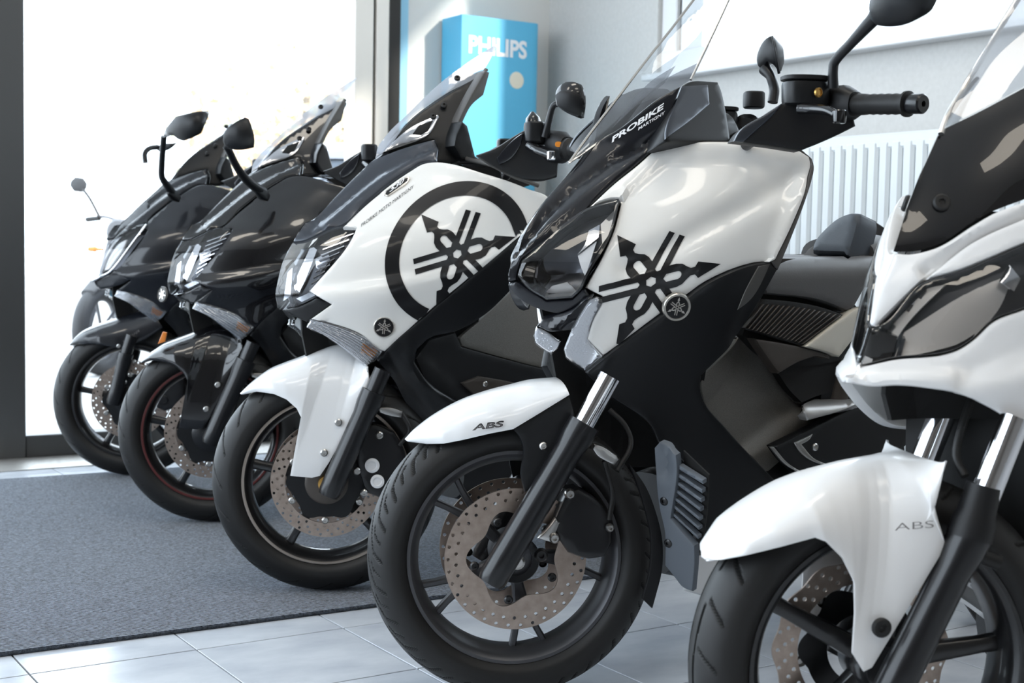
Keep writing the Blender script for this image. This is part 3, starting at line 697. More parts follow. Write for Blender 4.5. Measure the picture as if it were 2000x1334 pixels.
def build_wheel(B, kind, frame=None, dx=0.0, name='front_wheel', discs=True, phase=0.3):
    fr = frame or B.w; pos = lambda v: at_axle(v, dx)
    rimm = {'city': 'rim_grey', 'bronze': 'rim_black', 'red': 'rim_black', 'black': 'rim_black', 'tour': 'rim_black'}[kind]
    V, F = cached('rim', lambda: spun(RIM_PROF, 120))
    rim = B.put(name, pos(V), F, rimm, fr)
    g = {'city': groove_city, 'bronze': groove_sport, 'red': groove_sport, 'black': groove_sport, 'tour': groove_tour}[kind]
    hi = frame is None; V, F, mi = cached('tyre' + g.__name__ + str(hi), lambda: tyre_vf(g) if hi else tyre_vf(g, 140, 26)); B.put('tyre', pos(V), F, 'rubber', fr, rim, False, True, 50, ('groove_shade', mi))
    if kind in ('bronze', 'red'):
        for s in ((1, -1)):
            V, F = spun([(s * 0.0500, 0.2022), (s * 0.0506, 0.1992), (s * 0.0500, 0.1955), (s * 0.0490, 0.1955), (s * 0.0485, 0.2022)], 120) if kind == 'bronze' else spun([(s * 0.0500, 0.2015), (s * 0.0503, 0.2000), (s * 0.0500, 0.1985), (s * 0.0490, 0.1985), (s * 0.0485, 0.2015)], 120)
            B.put('rim_stripe', pos(V), F if s > 0 else [tuple(reversed(q)) for q in F], 'rim_bronze' if kind == 'bronze' else 'rim_red', fr, rim)
    V, F = spun([(0.052, 0.012), (0.052, 0.034), (0.040, 0.042), (-0.040, 0.042), (-0.052, 0.034), (-0.052, 0.012)], 40); B.put('hub', pos(V), F, rimm, fr, rim)
    for k in range(5):
        a = phase + k * 2 * math.pi / 5
        if kind == 'city':
            for d in (-0.17, 0.17): B.put('spoke', pos(spoke_vf(a, 0.035, 0.183, 0.022, 0.011, 0.026, 0.024, 0, d)[0]), spoke_vf(a, 0.035, 0.183, 0.022, 0.011, 0.026, 0.024, 0, d)[1], rimm, fr, rim)
        else:
            w = 0.034 if kind != 'black' else 0.042
            B.put('spoke', pos(spoke_vf(a, 0.035, 0.184, w, w * 0.62, 0.034, 0.024)[0]), spoke_vf(a, 0.035, 0.184, w, w * 0.62, 0.034, 0.024)[1], rimm, fr, rim)
    if not discs: return rim
    rows = [(0.1275, 30, 0.0), (0.1170, 30, 0.34), (0.1065, 30, 0.68)] if kind != 'city' else [(0.1265, 34, 0.0), (0.1120, 34, 0.5)]
    sides = {'tour': (-1,)}.get(kind, (1, -1))
    for s in sides:
        if kind == 'city': V, F = cached('disc_c%d' % s, lambda: disc_vf(0.1335, 0.08, rows, s * 0.056, inner=lobed))
        elif kind == 'tour': V, F = cached('disc_t', lambda: disc_vf(0.1335, 0.098, rows, s * 0.056, scallop=0.003, nsc=12))
        else: V, F = cached('disc_s%d' % s, lambda: disc_vf(0.1335, 0.099, rows, s * 0.056))
        dk = B.put('brake_disc', pos(V), F, 'disc_steel', fr, rim)
        if kind != 'city':
            t = np.linspace(0, 2 * math.pi, 90, endpoint=False); S = 1000
            ro = 0.088 + 0.009 * np.maximum(np.cos(6 * t), -0.35); ri = 0.052
            lo = [np.column_stack([ro * np.cos(t), ro * np.sin(t)]) * S, np.column_stack([ri * np.cos(t), ri * np.sin(t)]) * S]
            V2, T3 = fill(lo, 12); V2 = V2 / S; nn = len(V2)
            B.put('disc_carrier', pos([(p[0], s * 0.0565, p[1]) for p in V2]), T3 if s < 0 else [tuple(reversed(q)) for q in T3], 'black_satin', fr, rim)
        for k in range(5 if kind == 'city' else 6):
            a = phase + 0.35 + 2 * math.pi * k / (5 if kind == 'city' else 6); r = 0.078 if kind == 'city' else 0.093
            V, F = bolt_vf((r * math.cos(a), s * 0.057, r * math.sin(a)), (0, s, 0), 0.0085, 0.006)
            B.put('disc_bolt', pos(V), F, 'fork_black' if kind == 'city' else 'steel', fr, rim)
    return rim
def loft_vf(secs, n=28, p=3.2, cap=True):
    """sections (x, z0, z1, half width[, exponent]) joined into a rounded closed body, symmetric about y = 0"""
    V = []; q = np.linspace(0, 2 * math.pi, n, endpoint=False)
    for s in secs:
        x, z0, z1, w = s[:4]; e = 2 / (s[4] if len(s) > 4 else p)
        V += [(x, w * np.sign(math.cos(t)) * abs(math.cos(t)) ** e, (z0 + z1) / 2 + (z1 - z0) / 2 * np.sign(math.sin(t)) * abs(math.sin(t)) ** e) for t in q]
    m = len(secs); F = [(i * n + j, (i + 1) * n + j, (i + 1) * n + (j + 1) % n, i * n + (j + 1) % n) for i in range(m - 1) for j in range(n)]
    if cap: F += [tuple(range(n)), tuple((m - 1) * n + j for j in range(n))[::-1]]
    return V, F
def emblem_polys():
    """three crossed tuning forks, unit = prong length"""
    out = []
    for k in range(3):
        a = 2 * math.pi * k / 3; R = np.array([[math.cos(a), -math.sin(a)], [math.sin(a), math.cos(a)]])
        for s in (1, -1): out.append([np.array([(-1.0, s * 0.058), (-0.20, s * 0.058), (-0.14, s * 0.185), (-1.0, s * 0.185)]) @ R.T])
        top = [(0.12, 0.185), (0.24, 0.20), (0.34, 0.240), (0.48, 0.245), (0.60, 0.210), (0.69, 0.125), (0.76, 0.078), (0.84, 0.078), (0.90, 0.170), (1.33, 0.0)]
        oL = np.array(top + [(x, -y) for x, y in top[::-1][1:]])
        t = np.linspace(-math.pi / 2, math.pi / 2, 9); hole = [(0.29, -0.083)] + [(0.50 + 0.083 * math.cos(x), 0.083 * math.sin(x)) for x in t] + [(0.29, 0.083), (0.235, 0.0)]
        out.append([oL @ R.T, np.array(hole) @ R.T])
    hx = [np.array([(r * math.cos(q), r * math.sin(q)) for q in np.linspace(0, 2 * math.pi, 6, endpoint=False) + off]) for r, off in ((0.225, 0.0), (0.105, math.pi / 6))]
    out.append(hx); return out
def ring_poly(r0, r1, n=96):
    t = np.linspace(0, 2 * math.pi, n, endpoint=False); c = np.column_stack([np.cos(t), np.sin(t)]); return [c * r1, c * r0]
def decal(B, name, polys, surf, m, relief=None, off=0.0010, step=9, clips=(), frame=None, parent=None):
    """flat print laid onto a traced panel; polys in picture coordinates"""
    fr = frame or B.f; parts = []
    for loops in polys:
        L = []
        for P in loops:
            Q = []
            for i in range(len(P)):
                a, b = P[i], P[(i + 1) % len(P)]; m_ = max(1, int(np.linalg.norm(b - a) / step)); Q += [a + (b - a) * t / m_ for t in range(m_)]
            L.append(np.array(Q))
        V2, T = fill(L, step, (), [c[:2] for c in clips])
        for c in clips:
            a, b = np.array(c[0], float), np.array(c[1], float); nn = np.array([-(b - a)[1], (b - a)[0]]) * c[2]
            T = [t for t in T if (V2[list(t)].mean(0) - a) @ nn > 0]
        if not T: continue
        used = sorted({i for t in T for i in t}); mp = {x: y for y, x in enumerate(used)}; V2 = V2[used]; T = [tuple(mp[i] for i in t) for t in T]
        parts.append((V2, T))
    V2 = np.vstack([p[0] for p in parts]); T = []; k = 0
    for v, t in parts: T += [tuple(i + k for i in q) for q in t]; k += len(v)
    return decal_tris(B, name, V2, T, surf, m, relief, off, fr, parent)
def decal_tris(B, name, V2, T, surf, m, relief=None, off=0.0010, fr=None, parent=None):
    fr = fr or B.f; P = fr.hit(V2, surf); N = grad(surf, P); h = np.full(len(V2), off)
    if relief is not None: h = h + relief(V2[:, 0], V2[:, 1])
    V = P + N * h[:, None]; e = fr.loc(EYE)[0]; F = []
    for q in T:
        a, b, c = V[q[0]], V[q[1]], V[q[2]]; nr = np.cross(b - a, c - a); F.append(tuple(q) if nr @ (e - a) > 0 else tuple(reversed(q)))
    return B.put(name, V, F, m, fr, parent, False, True, 60)
def decal_text(B, name, s, p0, p1, up, surf, m, relief=None, bold=0.02, shear=0.0, frame=None, parent=None, off=0.0012, space=1.0, outline=None):
    """lettering from pixel p0 (baseline start) to p1 (baseline end); up = pixel vector of the cap height"""
    P, Fc = text_vf(s, 1, bold, shear, space); P = P / P.max(0)
    p0, p1, up = np.array(p0, float), np.array(p1, float), np.array(up, float)
    V2 = p0 + P[:, :1] * (p1 - p0) + P[:, 1:2] * up
    return decal_tris(B, name, V2, Fc, surf, m, relief, off, frame or B.f, parent)
def affine(polys, c, p, q): 
    A = np.column_stack([p, q]); return [[np.asarray(L) @ A.T + np.asarray(c, float) for L in loops] for loops in polys]
def x0_from(fr, pts): return [(lambda P: (P[2], P[0]))(fr.aty(px, py, 0.0)) for px, py in pts]
def core(B, x0, W, k, z0, z1, xr, m='deep_black', shrink=0.11, name='inner_frame'):
    """dark inner structure that carries the panels"""
    zx, xx = zip(*sorted(x0)); zw, ww = zip(*sorted(W)); secs = []
    for z in np.linspace(z0, z1, 9):
        xa = np.interp(z, zx, xx) - 0.06; w = np.interp(z, zw, ww)
        xs = np.linspace(xa, xr, 14); h = np.maximum(w * (1 - np.exp(-np.maximum(np.interp(z, zx, xx) - xs, 0) / k)) - shrink, 0.004)
        secs.append([(x, y, z) for x, y in zip(xs, h)] + [(x, -y, z) for x, y in zip(xs[::-1], h[::-1])])
    V = [p for s in secs for p in s]; n = len(secs[0])
    F = [(i * n + j, i * n + (j + 1) % n, (i + 1) * n + (j + 1) % n, (i + 1) * n + j) for i in range(8) for j in range(n)] + [tuple(range(n))[::-1], tuple(8 * n + j for j in range(n))]
    return B.put(name, V, F, m, smooth=False)
def rear_body(B, seat_m, side_m, wheel_kind='bronze', seat=True):
    """seat, tail and rear wheel behind the leg shield"""
    if seat:
        B.put('seat', *loft_vf([(-0.62, 0.60, 0.74, 0.09), (-0.70, 0.60, 0.80, 0.14), (-0.85, 0.60, 0.81, 0.17), (-1.02, 0.60, 0.78, 0.18), (-1.10, 0.62, 0.82, 0.17), (-1.16, 0.64, 0.84, 0.16), (-1.35, 0.66, 0.84, 0.15), (-1.55, 0.70, 0.84, 0.11), (-1.62, 0.74, 0.83, 0.06)]), seat_m)
    t = B.put('tail_cover', *loft_vf([(-0.72, 0.44, 0.64, 0.10), (-0.90, 0.42, 0.70, 0.145), (-1.20, 0.46, 0.72, 0.17), (-1.50, 0.56, 0.78, 0.15), (-1.78, 0.68, 0.80, 0.07)]), side_m)
    B.put('floor_tunnel', *loft_vf([(-0.34, 0.20, 0.40, 0.09), (-0.45, 0.17, 0.42, 0.12), (-0.75, 0.17, 0.50, 0.13), (-0.95, 0.20, 0.50, 0.14)]), 'black_plastic')
    build_wheel(B, wheel_kind, B.f, -1.56, 'rear_wheel', False)
    for s in (1, -1): B.put('swing_arm', *tube_vf([(-0.95, s * 0.12, 0.36), (-1.56, s * 0.12, ZA)], [0.035, 0.028], 12), 'fork_black')
    B.put('rear_fender', *loft_vf([(-1.45, 0.56, 0.62, 0.08), (-1.75, 0.58, 0.66, 0.08), (-1.95, 0.44, 0.52, 0.07)]), 'black_plastic')
    B.put('centre_stand', *merge([tube_vf([(-1.05, s * 0.10, 0.24), (-1.22, s * 0.15, 0.012)], 0.012, 10) for s in (1, -1)] + [tube_vf([(-1.10, -0.11, 0.19), (-1.10, 0.11, 0.19)], 0.011, 10)]), 'fork_black')
def start_bike(X, Y, yaw, steer_yaw, label, name='scooter', z=0.0):
    f = Frame(X, Y, yaw, z); w = Frame(X, Y, steer_yaw, z)
    root = empty(name, (X, Y, z), math.pi + math.radians(yaw)); tag(root, label, 'scooter', 'scooters parked in a row')
    return Bike(f, w, root)
def fork(B, P, y, r=0.026, rc=0.0205, tube_m='chrome'):
    """telescopic fork legs: P = pixels axle end, slider top, chrome top on the near leg (at lateral offset y)"""
    a, b, c = [B.w.aty(px, py, y) for px, py in P]; legs = []
    for s in (1, -1):
        A, Bb, C = [np.array([p[0], s * abs(y), p[2]]) for p in (a, b, c)]
        d = (Bb - A) / np.linalg.norm(Bb - A)
        leg = B.put('fork_leg', *tube_vf([A, A + d * 0.012, A + d * 0.05, Bb - d * 0.06, Bb - d * 0.03, Bb], [r * 0.86, r, r, r * 0.96, r * 1.10, r * 1.10], 24), 'fork_black', B.w)
        B.put('fork_tube', *tube_vf([Bb - d * 0.01, C], [rc, rc], 24), tube_m, B.w, leg); legs.append(leg)
    return legs, (a, b, c)

def fender(B, name, top, edge, ye, m, p=2.6, th=0.004, frame=None, nu=54, nv=18, crease=None):
    """mudguard: centre line `top` (pixels, on the wheel plane) ruled to the lower edge `edge` (pixels, at lateral offsets ye); both sides in one shell"""
    fr = frame or B.w; C = np.array([fr.aty(x, y, 0.0) for x, y in top]); E = np.array([fr.aty(x, y, k) for (x, y), k in zip(edge, ye)])
    C = spline(C, 6); n = len(C); E = np.column_stack([np.interp(np.linspace(0, 1, n), np.linspace(0, 1, len(E)), E[:, k]) for k in range(3)]); V = []
    for i in range(n):
        row = []
        for f_ in np.linspace(-1, 1, 2 * nv + 1):
            a = abs(f_) * math.pi / 2; sy = math.sin(a) ** (2 / p); sc = 1 - math.cos(a) ** (2 / p)
            q = C[i] + (E[i] - C[i]) * sc; q[1] = np.sign(f_) * E[i][1] * sy
            if crease: q = q + crease(i / (n - 1), abs(f_)) * np.array([0, np.sign(f_) * 1.0, 0.6])
            row.append(q)
        V += row
    w = 2 * nv + 1; V = np.array(V); F = [(i * w + j, (i + 1) * w + j, (i + 1) * w + j + 1, i * w + j + 1) for i in range(n - 1) for j in range(w - 1)]
    me = B.put(name, V, F, m, fr, None, False, True, 50)
    md = me.modifiers.new('thickness', 'SOLIDIFY'); md.thickness = th; md.offset = 0
    bv = me.modifiers.new('edge', 'BEVEL'); bv.width = th * 0.4; bv.segments = 2; bv.limit_method = 'ANGLE'; bv.angle_limit = math.radians(60)
    return me
def ellipsoid(c, r, ax=None):
    c = np.asarray(c, float); r = np.asarray(r, float); A = np.eye(3) if ax is None else np.array([np.asarray(a, float) / np.linalg.norm(a) for a in ax])
    return lambda p: (np.linalg.norm(((p - c) @ A.T) / r, axis=1) - 1) * r.min()
def traced_mirror(B, pts, c, r, m, frame=None, glass_pts=None, glass_m='black_gloss', th=0.03, ax=None):
    fr = frame or B.f; S = ellipsoid(c, r, ax)
    o = B.panel('mirror', pts, S, m, fr, mirror=False, th=th, bev=0.006, step=7, lstep=5)
    if glass_pts: B.panel('mirror_glass', glass_pts, S, glass_m, fr, mirror=False, off=0.002, th=0.003, bev=0.001, step=7, parent=o, lstep=5)
    return o
# ------------------------------------------------------------------ scooter with the white side and tall clear screen (sharpest in the picture)
def mirror_head(B, name, c, wv, hv, nv, w, h, d, m, frame, parent=None, glass_m='chrome', taper=0.75):
    """rear-view mirror housing: rounded shell, centre c, width/height axes, nv towards the glass"""
    wv, hv, nv = [np.asarray(v, float) / np.linalg.norm(v) for v in (wv, hv, nv)]
    q = np.linspace(0, 2 * math.pi, 28, endpoint=False)
    def loop(s, off): return [np.asarray(c) + wv * w / 2 * s * np.sign(math.cos(t)) * abs(math.cos(t)) ** 0.62 * (1 - (1 - taper) * (0.5 - 0.5 * math.sin(t))) + hv * h / 2 * s * np.sign(math.sin(t)) * abs(math.sin(t)) ** 0.62 - nv * off for t in q]
    L = [loop(0.90, 0.0), loop(0.97, -0.002), loop(1.0, 0.006), loop(0.97, 0.25 * d), loop(0.86, 0.55 * d), loop(0.62, 0.85 * d), loop(0.25, d), loop(0.01, d * 1.01)]
    V = [p for l in L for p in l]; n = 28
    F = [(i * n + j, i * n + (j + 1) % n, (i + 1) * n + (j + 1) % n, (i + 1) * n + j) for i in range(len(L) - 1) for j in range(n)]
    o = B.put(name, V, F, m, frame, parent)
    B.put('mirror_glass', loop(0.91, 0.0008), [tuple(range(n))], glass_m, frame, o, False, False)
    return o

B4 = start_bike(0.007, 2.606, 34, 7.5, 'white scooter with tall clear windscreen and the word PROBIKE on its dark nose cowl')
f4, w4 = B4.f, B4.w
X4 = x0_from(f4, [(1150, 286), (1113, 336), (1064, 390), (1025, 450), (998, 510), (990, 545), (994, 575)]) + [(0.70, -0.01), (0.5, -0.06), (0.2, -0.10)]
W4 = [(0.1, 0.17), (0.35, 0.20), (0.55, 0.235), (0.70, 0.265), (0.85, 0.295), (1.05, 0.305), (1.2, 0.27), (1.4, 0.20)]
H4 = hull(X4, W4, 0.225)
core(B4, X4, W4, 0.225, 0.42, 1.03, -0.40)
# white side panel with its sunk field
field = [(1270, 330), (1320, 305), (1440, 304), (1540, 318), (1564, 330), (1560, 350), (1515, 460), (1500, 490), (1430, 500), (1350, 545)]
rel_side4 = rsum(step_relief([(1235, 365), (1300, 306), (1420, 302), (1530, 314), (1566, 330), (1560, 365), (1512, 490)], 13, -0.010),
                 strip_relief([(1568, 336), (1480, 388), (1400, 432), (1330, 470), (1230, 520)], 24, -0.010))
side4 = [(1152, 402), (1199, 358), (1244, 322), (1280, 291), (1299, 278.5), (1420, 276.5), (1492, 282.5), (1564, 294.5), (1582, 305), (1586.5, 319), (1582, 346), (1576, 369), (1549, 438), (1516, 507), (1510, 510.5), (1480, 514), (1441, 525), (1411, 537.5), (1378, 555), (1348, 577), (1295, 615), (1179, 699),
         (1146, 666), (1157, 630), (1176, 594), (1178, 583), (1160, 574), (1143, 565), (1149, 553), (1178, 495), (1199, 444), (1212, 393), (1209, 386), (1200, 385.5)]
B4.panel('side_panel', side4, H4, 'white_paint', relief=rel_side4, th=0.008, bev=0.004, step=11, corner=30)
# dark nose cowl running up under the screen
cowl4 = [(992, 552), (990, 540), (998, 510), (1025, 450), (1064, 390), (1091, 360), (1113, 336), (1134, 313), (1145, 297), (1167, 275), (1206, 252.5), (1293, 187), (1330, 167.5), (1316, 205.5), (1299, 252), (1296.5, 274), (1280, 289), (1244, 320), (1199, 356), (1152, 400.5), (1148, 405), (1019, 507), (1010, 534), (1008, 547)]
rel_cowl = rsum(strip_relief([(1004, 500), (1060, 425), (1120, 365), (1190, 315), (1300, 258)], 7, -0.008), strip_relief([(1015, 505), (1080, 435), (1160, 370), (1260, 300)], 9, 0.006))
cw = B4.panel('nose_cowl', cowl4, H4, 'midnight_satin', relief=rel_cowl, th=0.008, bev=0.004, step=8)[0]
decal_text(B4, 'lettering', 'PROBIKE', (1195, 279.5), (1295, 213.5), (2.0, -13), H4, 'decal_white', rel_cowl, 0.035, 0.0, parent=cw)
decal_text(B4, 'lettering', 'MARTIGNY', (1246.5, 255), (1298, 223), (1.0, -6.6), H4, 'decal_white', rel_cowl, 0.015, 0.0, parent=cw)
# headlight
hl4 = [(1010, 537), (1019, 507), (1148, 405), (1208, 387.5), (1210, 393), (1195, 453), (1146, 543), (1137, 563), (1118, 582), (1067, 586), (1025, 558)]
hb = B4.panel('headlight_bowl', hl4, H4, 'lamp_dark', off=-0.040, th=0.004, bev=0, step=14, relief=strip_relief([(1060, 545), (1110, 520)], 45, -0.03))
B4.panel('headlight_rim', hl4, H4, 'black_gloss', off=-0.001, th=0.045, bev=0, holes=[[(1014, 536), (1023, 510), (1149, 410), (1204, 392), (1191, 451), (1141, 541), (1132, 561), (1116, 578), (1068, 582), (1028, 556)]], step=300)
for i, pts in enumerate(([(1148, 440), (1170, 428), (1168, 455), (1126, 490), (1140, 470)], [(1126, 492), (1164, 462), (1142, 540), (1134, 520)], [(1172, 430), (1204, 396), (1192, 446), (1176, 470)], [(1060, 580), (1075, 562), (1105, 555), (1122, 574), (1110, 582)])):
    B4.panel('headlight_reflector', pts, H4, ('lamp_reflector', 'lamp_white', 'lamp_satin', 'lamp_satin')[i], off=(-0.022, -0.026, -0.018, -0.03)[i], th=0.006, bev=0, step=12, parent=hb[0], mirror=False)
B4.panel('headlight_lens', hl4, H4, 'clear_lens', off=0.001, th=0, bev=0.004, step=12)
# black chin under the lamp
B4.panel('chin', [(992, 556), (1008, 549), (1025, 560), (1067, 588), (1118, 585), (1137, 566), (1143, 566), (1150, 578), (1120, 602), (1090, 614), (1066, 609), (1019, 588), (1004, 575)], H4, 'midnight_satin', th=0.012, bev=0.004, step=10)
B4.panel('chin_lip', [(1150, 578), (1160, 576), (1149, 590), (1134, 612), (1116, 645), (1068, 645), (1052, 638), (1060, 622), (1090, 614), (1120, 602)], H4, 'midnight_satin', off=0.004, th=0.014, bev=0.004, step=10, mirror=False, snap=True, relief=strip_relief([(1075, 640), (1110, 618), (1135, 585), (1150, 578)], 7, 0.008))
# indicator: knurled lens wrapping the corner
ind4 = [(1176, 586), (1178, 594), (1160, 628), (1148, 664), (1180, 700), (1143, 728), (1128, 720), (1104, 700), (1100, 684), (1106, 668), (1136, 610), (1150, 590), (1164, 582)]
B4.panel('indicator_body', ind4, H4, 'indicator_core', off=-0.010, th=0.006, bev=0.002, step=10, mirror=False)
def knurl(x, y): return 0.0030 * np.maximum(np.sin((x + y * 0.75) * 0.85), 0) * np.maximum(np.sin((x - y * 0.75) * 0.85), 0) * (y < 690)
B4.panel('indicator_lens', ind4, H4, 'ribbed_lens', off=0.002, th=0, bev=0.006, step=2.0, relief=knurl, angle=80, mirror=False)
B4.panel('running_lamp', [(1046, 640), (1056, 643), (1094, 669), (1090, 680), (1077, 694), (1062, 686), (1044, 672), (1041, 656)], H4, 'indicator_core', off=-0.006, th=0.02, bev=0.004, step=5, mirror=False, snap=True)
B4.panel('running_lamp_lens', [(1046, 640), (1056, 643), (1094, 669), (1090, 680), (1077, 694), (1062, 686), (1044, 672), (1041, 656)], H4, 'ribbed_lens', off=0.002, th=0, bev=0.005, step=2.2, relief=knurl, mirror=False, snap=True)
# raised block beside the screen, grey facet and black body
POD4 = smax(yplane(0.150, -0.05), lambda p: (p[:, 1] - 0.165 + 0.55 * (p[:, 2] - 1.04)) / 1.14, k=0.02)
B4.panel('screen_pod', [(1330, 168), (1347, 158), (1390, 157), (1404, 158), (1411, 175), (1416, 195), (1424, 240), (1429, 276), (1400, 276), (1298, 276.5), (1300, 252), (1316, 205)], POD4, 'black_satin', th=0.05, bev=0.006, step=12)
B4.panel('pod_facet', [(1330, 170), (1381, 167), (1384, 205), (1347, 237), (1299, 272), (1299, 258), (1316, 206)], POD4, 'anthracite', off=0.004, th=0.004, bev=0.002, step=12)
B4.put('dashboard', *loft_vf([(-0.24, 0.98, 1.05, 0.06), (-0.30, 0.98, 1.10, 0.10), (-0.36, 0.98, 1.14, 0.12), (-0.44, 0.98, 1.14, 0.12), (-0.47, 0.99, 1.10, 0.11)]), 'black_plastic')
# screen
SX4 = x0_from(f4, [(1112, 316), (1190, 215), (1262, 120), (1338, 28), (1400, -50)]) + [(0.9, 0.02)]
S4 = hull(SX4, [(0.9, 0.15), (1.05, 0.14), (1.2, 0.135), (1.45, 0.13)], 0.26)
scr4 = [(1111, 316), (1150, 263), (1190, 211), (1262, 117), (1310, 57), (1363, -12), (1400, -50), (1450, -60), (1423, 0), (1390, 70), (1351, 155), (1330, 168), (1293, 188), (1206, 254), (1168, 277)]
B4.panel('windscreen', scr4, S4, 'screen_clear', th=0, bev=0.0, step=14)
B4.panel('screen_edge', [(1111, 317), (1168, 277), (1169, 280), (1112, 320)], S4, 'steel', off=0.002, th=0.004, bev=0, step=30)
for pts in ([(1113, 316), (1150, 264), (1190, 212), (1262, 118), (1310, 58), (1362, -10)], [(1349, 156), (1390, 71), (1422, 2), (1448, -56)]):
    B4.put('screen_edge', *tube_vf(spline(f4.hit(pts, S4, True), 6), 0.0028, 8), 'steel')
B4.panel('screen_print', [(1215, 250), (1290, 160), (1370, 118), (1352, 153), (1330, 167), (1293, 187)], S4, 'screen_smoke_dots', off=-0.006, th=0, bev=0, step=14)
# dark edge trim round the leg shield
B4.panel('edge_trim', [(1300, 277), (1420, 274.5), (1494, 279.5), (1568, 291), (1588, 308), (1592.5, 324), (1588, 351), (1579, 381), (1549, 462), (1522, 528), (1510, 511), (1516, 508), (1549, 439), (1576, 370), (1582, 346), (1586, 319), (1581.5, 305), (1564, 295), (1492, 283), (1420, 277)], H4, 'trim_grey', off=-0.003, th=0.02, bev=0.0025, step=10)
# black lower fairing
low4 = [(1179, 700), (1295, 616), (1348, 578), (1378, 556), (1411, 538.5), (1441, 526), (1480, 515), (1510, 511.5), (1522, 528), (1486, 594), (1456, 641), (1443, 660), (1371, 735), (1369, 752), (1376, 783), (1419, 837), (1515, 939), (1520, 975), (1470, 1010), (1392, 1068), (1356, 1088), (1358, 1069), (1367, 987), (1369, 936), (1320, 888), (1287, 864), (1277, 842), (1185, 770), (1143, 729)]
rel_low4 = strip_relief([(1508, 520), (1470, 600), (1440, 660)], 16, -0.008)
lo4 = B4.panel('lower_cowl', low4, H4, 'black_satin', relief=rel_low4, th=0.010, bev=0.005, step=13)[0]
B4.panel('lower_cowl_insert', [(1481, 520), (1508, 516), (1498, 540), (1470, 586), (1440, 606), (1452, 575)], H4, 'trim_grey', relief=rel_low4, off=0.002, th=0.004, bev=0.002, step=12)
# emblem print and badge
em4 = affine(emblem_polys(), (1273.5, 551.5), (104, -27), (-1.2, 98.7))
decal(B4, 'emblem_print', em4, H4, 'decal_black', rel_side4, 0.0012, 9, [((1140, 572), (1212, 385), 1), ((1179, 699), (1295, 615), -1), ((1295, 615), (1412, 534), -1)])
bc = f4.hit([(1321, 599)], H4)[0]; bn = grad(H4, bc[None])[0]
bd = B4.put('emblem_badge', *revolve_vf([(-0.004, 0.0275), (0.004, 0.0275), (0.0062, 0.026), (0.0062, 0.0225), (0.0048, 0.0220), (0.0048, 0.0002)], bc, bn, 44), 'badge_silver')
B4.put('badge_field', *revolve_vf([(0.0050, 0.0218), (0.0050, 0.0002)], bc, bn, 40), 'decal_black', None, bd)
def badge_mark(B, c, n, r, parent, off):
    n = np.asarray(n) / np.linalg.norm(n); u = np.array([-1.0, 0, 0]); u = u - n * (u @ n); u /= np.linalg.norm(u); v = np.cross(u, n); v = v if v[2] > 0 else -v
    parts = []
    for loops in emblem_polys():
        V2, T = fill([np.asarray(L) * 100 for L in loops], 30); V2 = V2 / 100
        V2 = V2 @ np.array([[0, 1], [1, 0]]); parts.append(([c + n * off + u * p[0] * r + v * p[1] * r for p in V2], T))
    V, F = merge(parts); e = B.f.loc(EYE)[0]; V = np.array(V)
    F = [tuple(q) if np.cross(V[q[1]] - V[q[0]], V[q[2]] - V[q[0]]) @ (e - V[q[0]]) > 0 else tuple(reversed(q)) for q in F]
    return B.put('badge_mark', V, F, 'badge_silver', None, parent, False, False)
badge_mark(B4, bc, bn, 0.0155, bd, 0.0056)
# radiator duct behind the wheel
G4 = xplane(-0.235, -0.28, 0.22)
gr = B4.panel('radiator_duct', [(1277, 876), (1287, 864), (1320, 889), (1322, 906), (1310, 1013), (1356, 1066), (1357, 1086), (1352, 1156), (1333, 1148), (1318, 1130), (1298, 1105), (1297, 1038), (1287, 992), (1279, 911)], G4, 'grey_plastic', th=0.012, bev=0.003, step=12, relief=strip_relief([(1298, 870), (1297, 925)], 10, -0.010), mirror=False)
B4.panel('duct_well', [(1320, 888), (1370, 936), (1368, 990), (1358, 1068), (1310, 1014), (1321, 910)], G4, 'deep_black', off=-0.025, th=0.004, bev=0, mirror=False, step=30)
for k in range(7):
    t = k / 6; a = np.array([1322.5, 911]) * (1 - t) + np.array([1311.5, 1005]) * t; b = np.array([1369, 940]) * (1 - t) + np.array([1359.5, 1050]) * t; h = 8 - 2.5 * t
    B4.panel('duct_slat', [a, b, b + (0, h), a + (0, h)], G4, 'grey_plastic', off=-0.006, th=0.012, bev=0.001, mirror=False, parent=gr, step=20, lstep=20)
for px, py in ((1297, 979), (1305, 1061)):
    c = f4.hit([(px, py)], G4)[0]; B4.put('duct_bolt', *bolt_vf(c - grad(G4, c[None])[0] * 0.001, grad(G4, c[None])[0], 0.0085, 0.004), 'fork_black', None, gr)
B4.panel('belly_pan', [(1356, 1089), (1392, 1070), (1470, 1012), (1540, 1000), (1530, 1120), (1430, 1160), (1369, 1163), (1352, 1157)], yplane(0.150, 0.06, 0.0), 'white_pearl', th=0.02, bev=0.006, step=14)
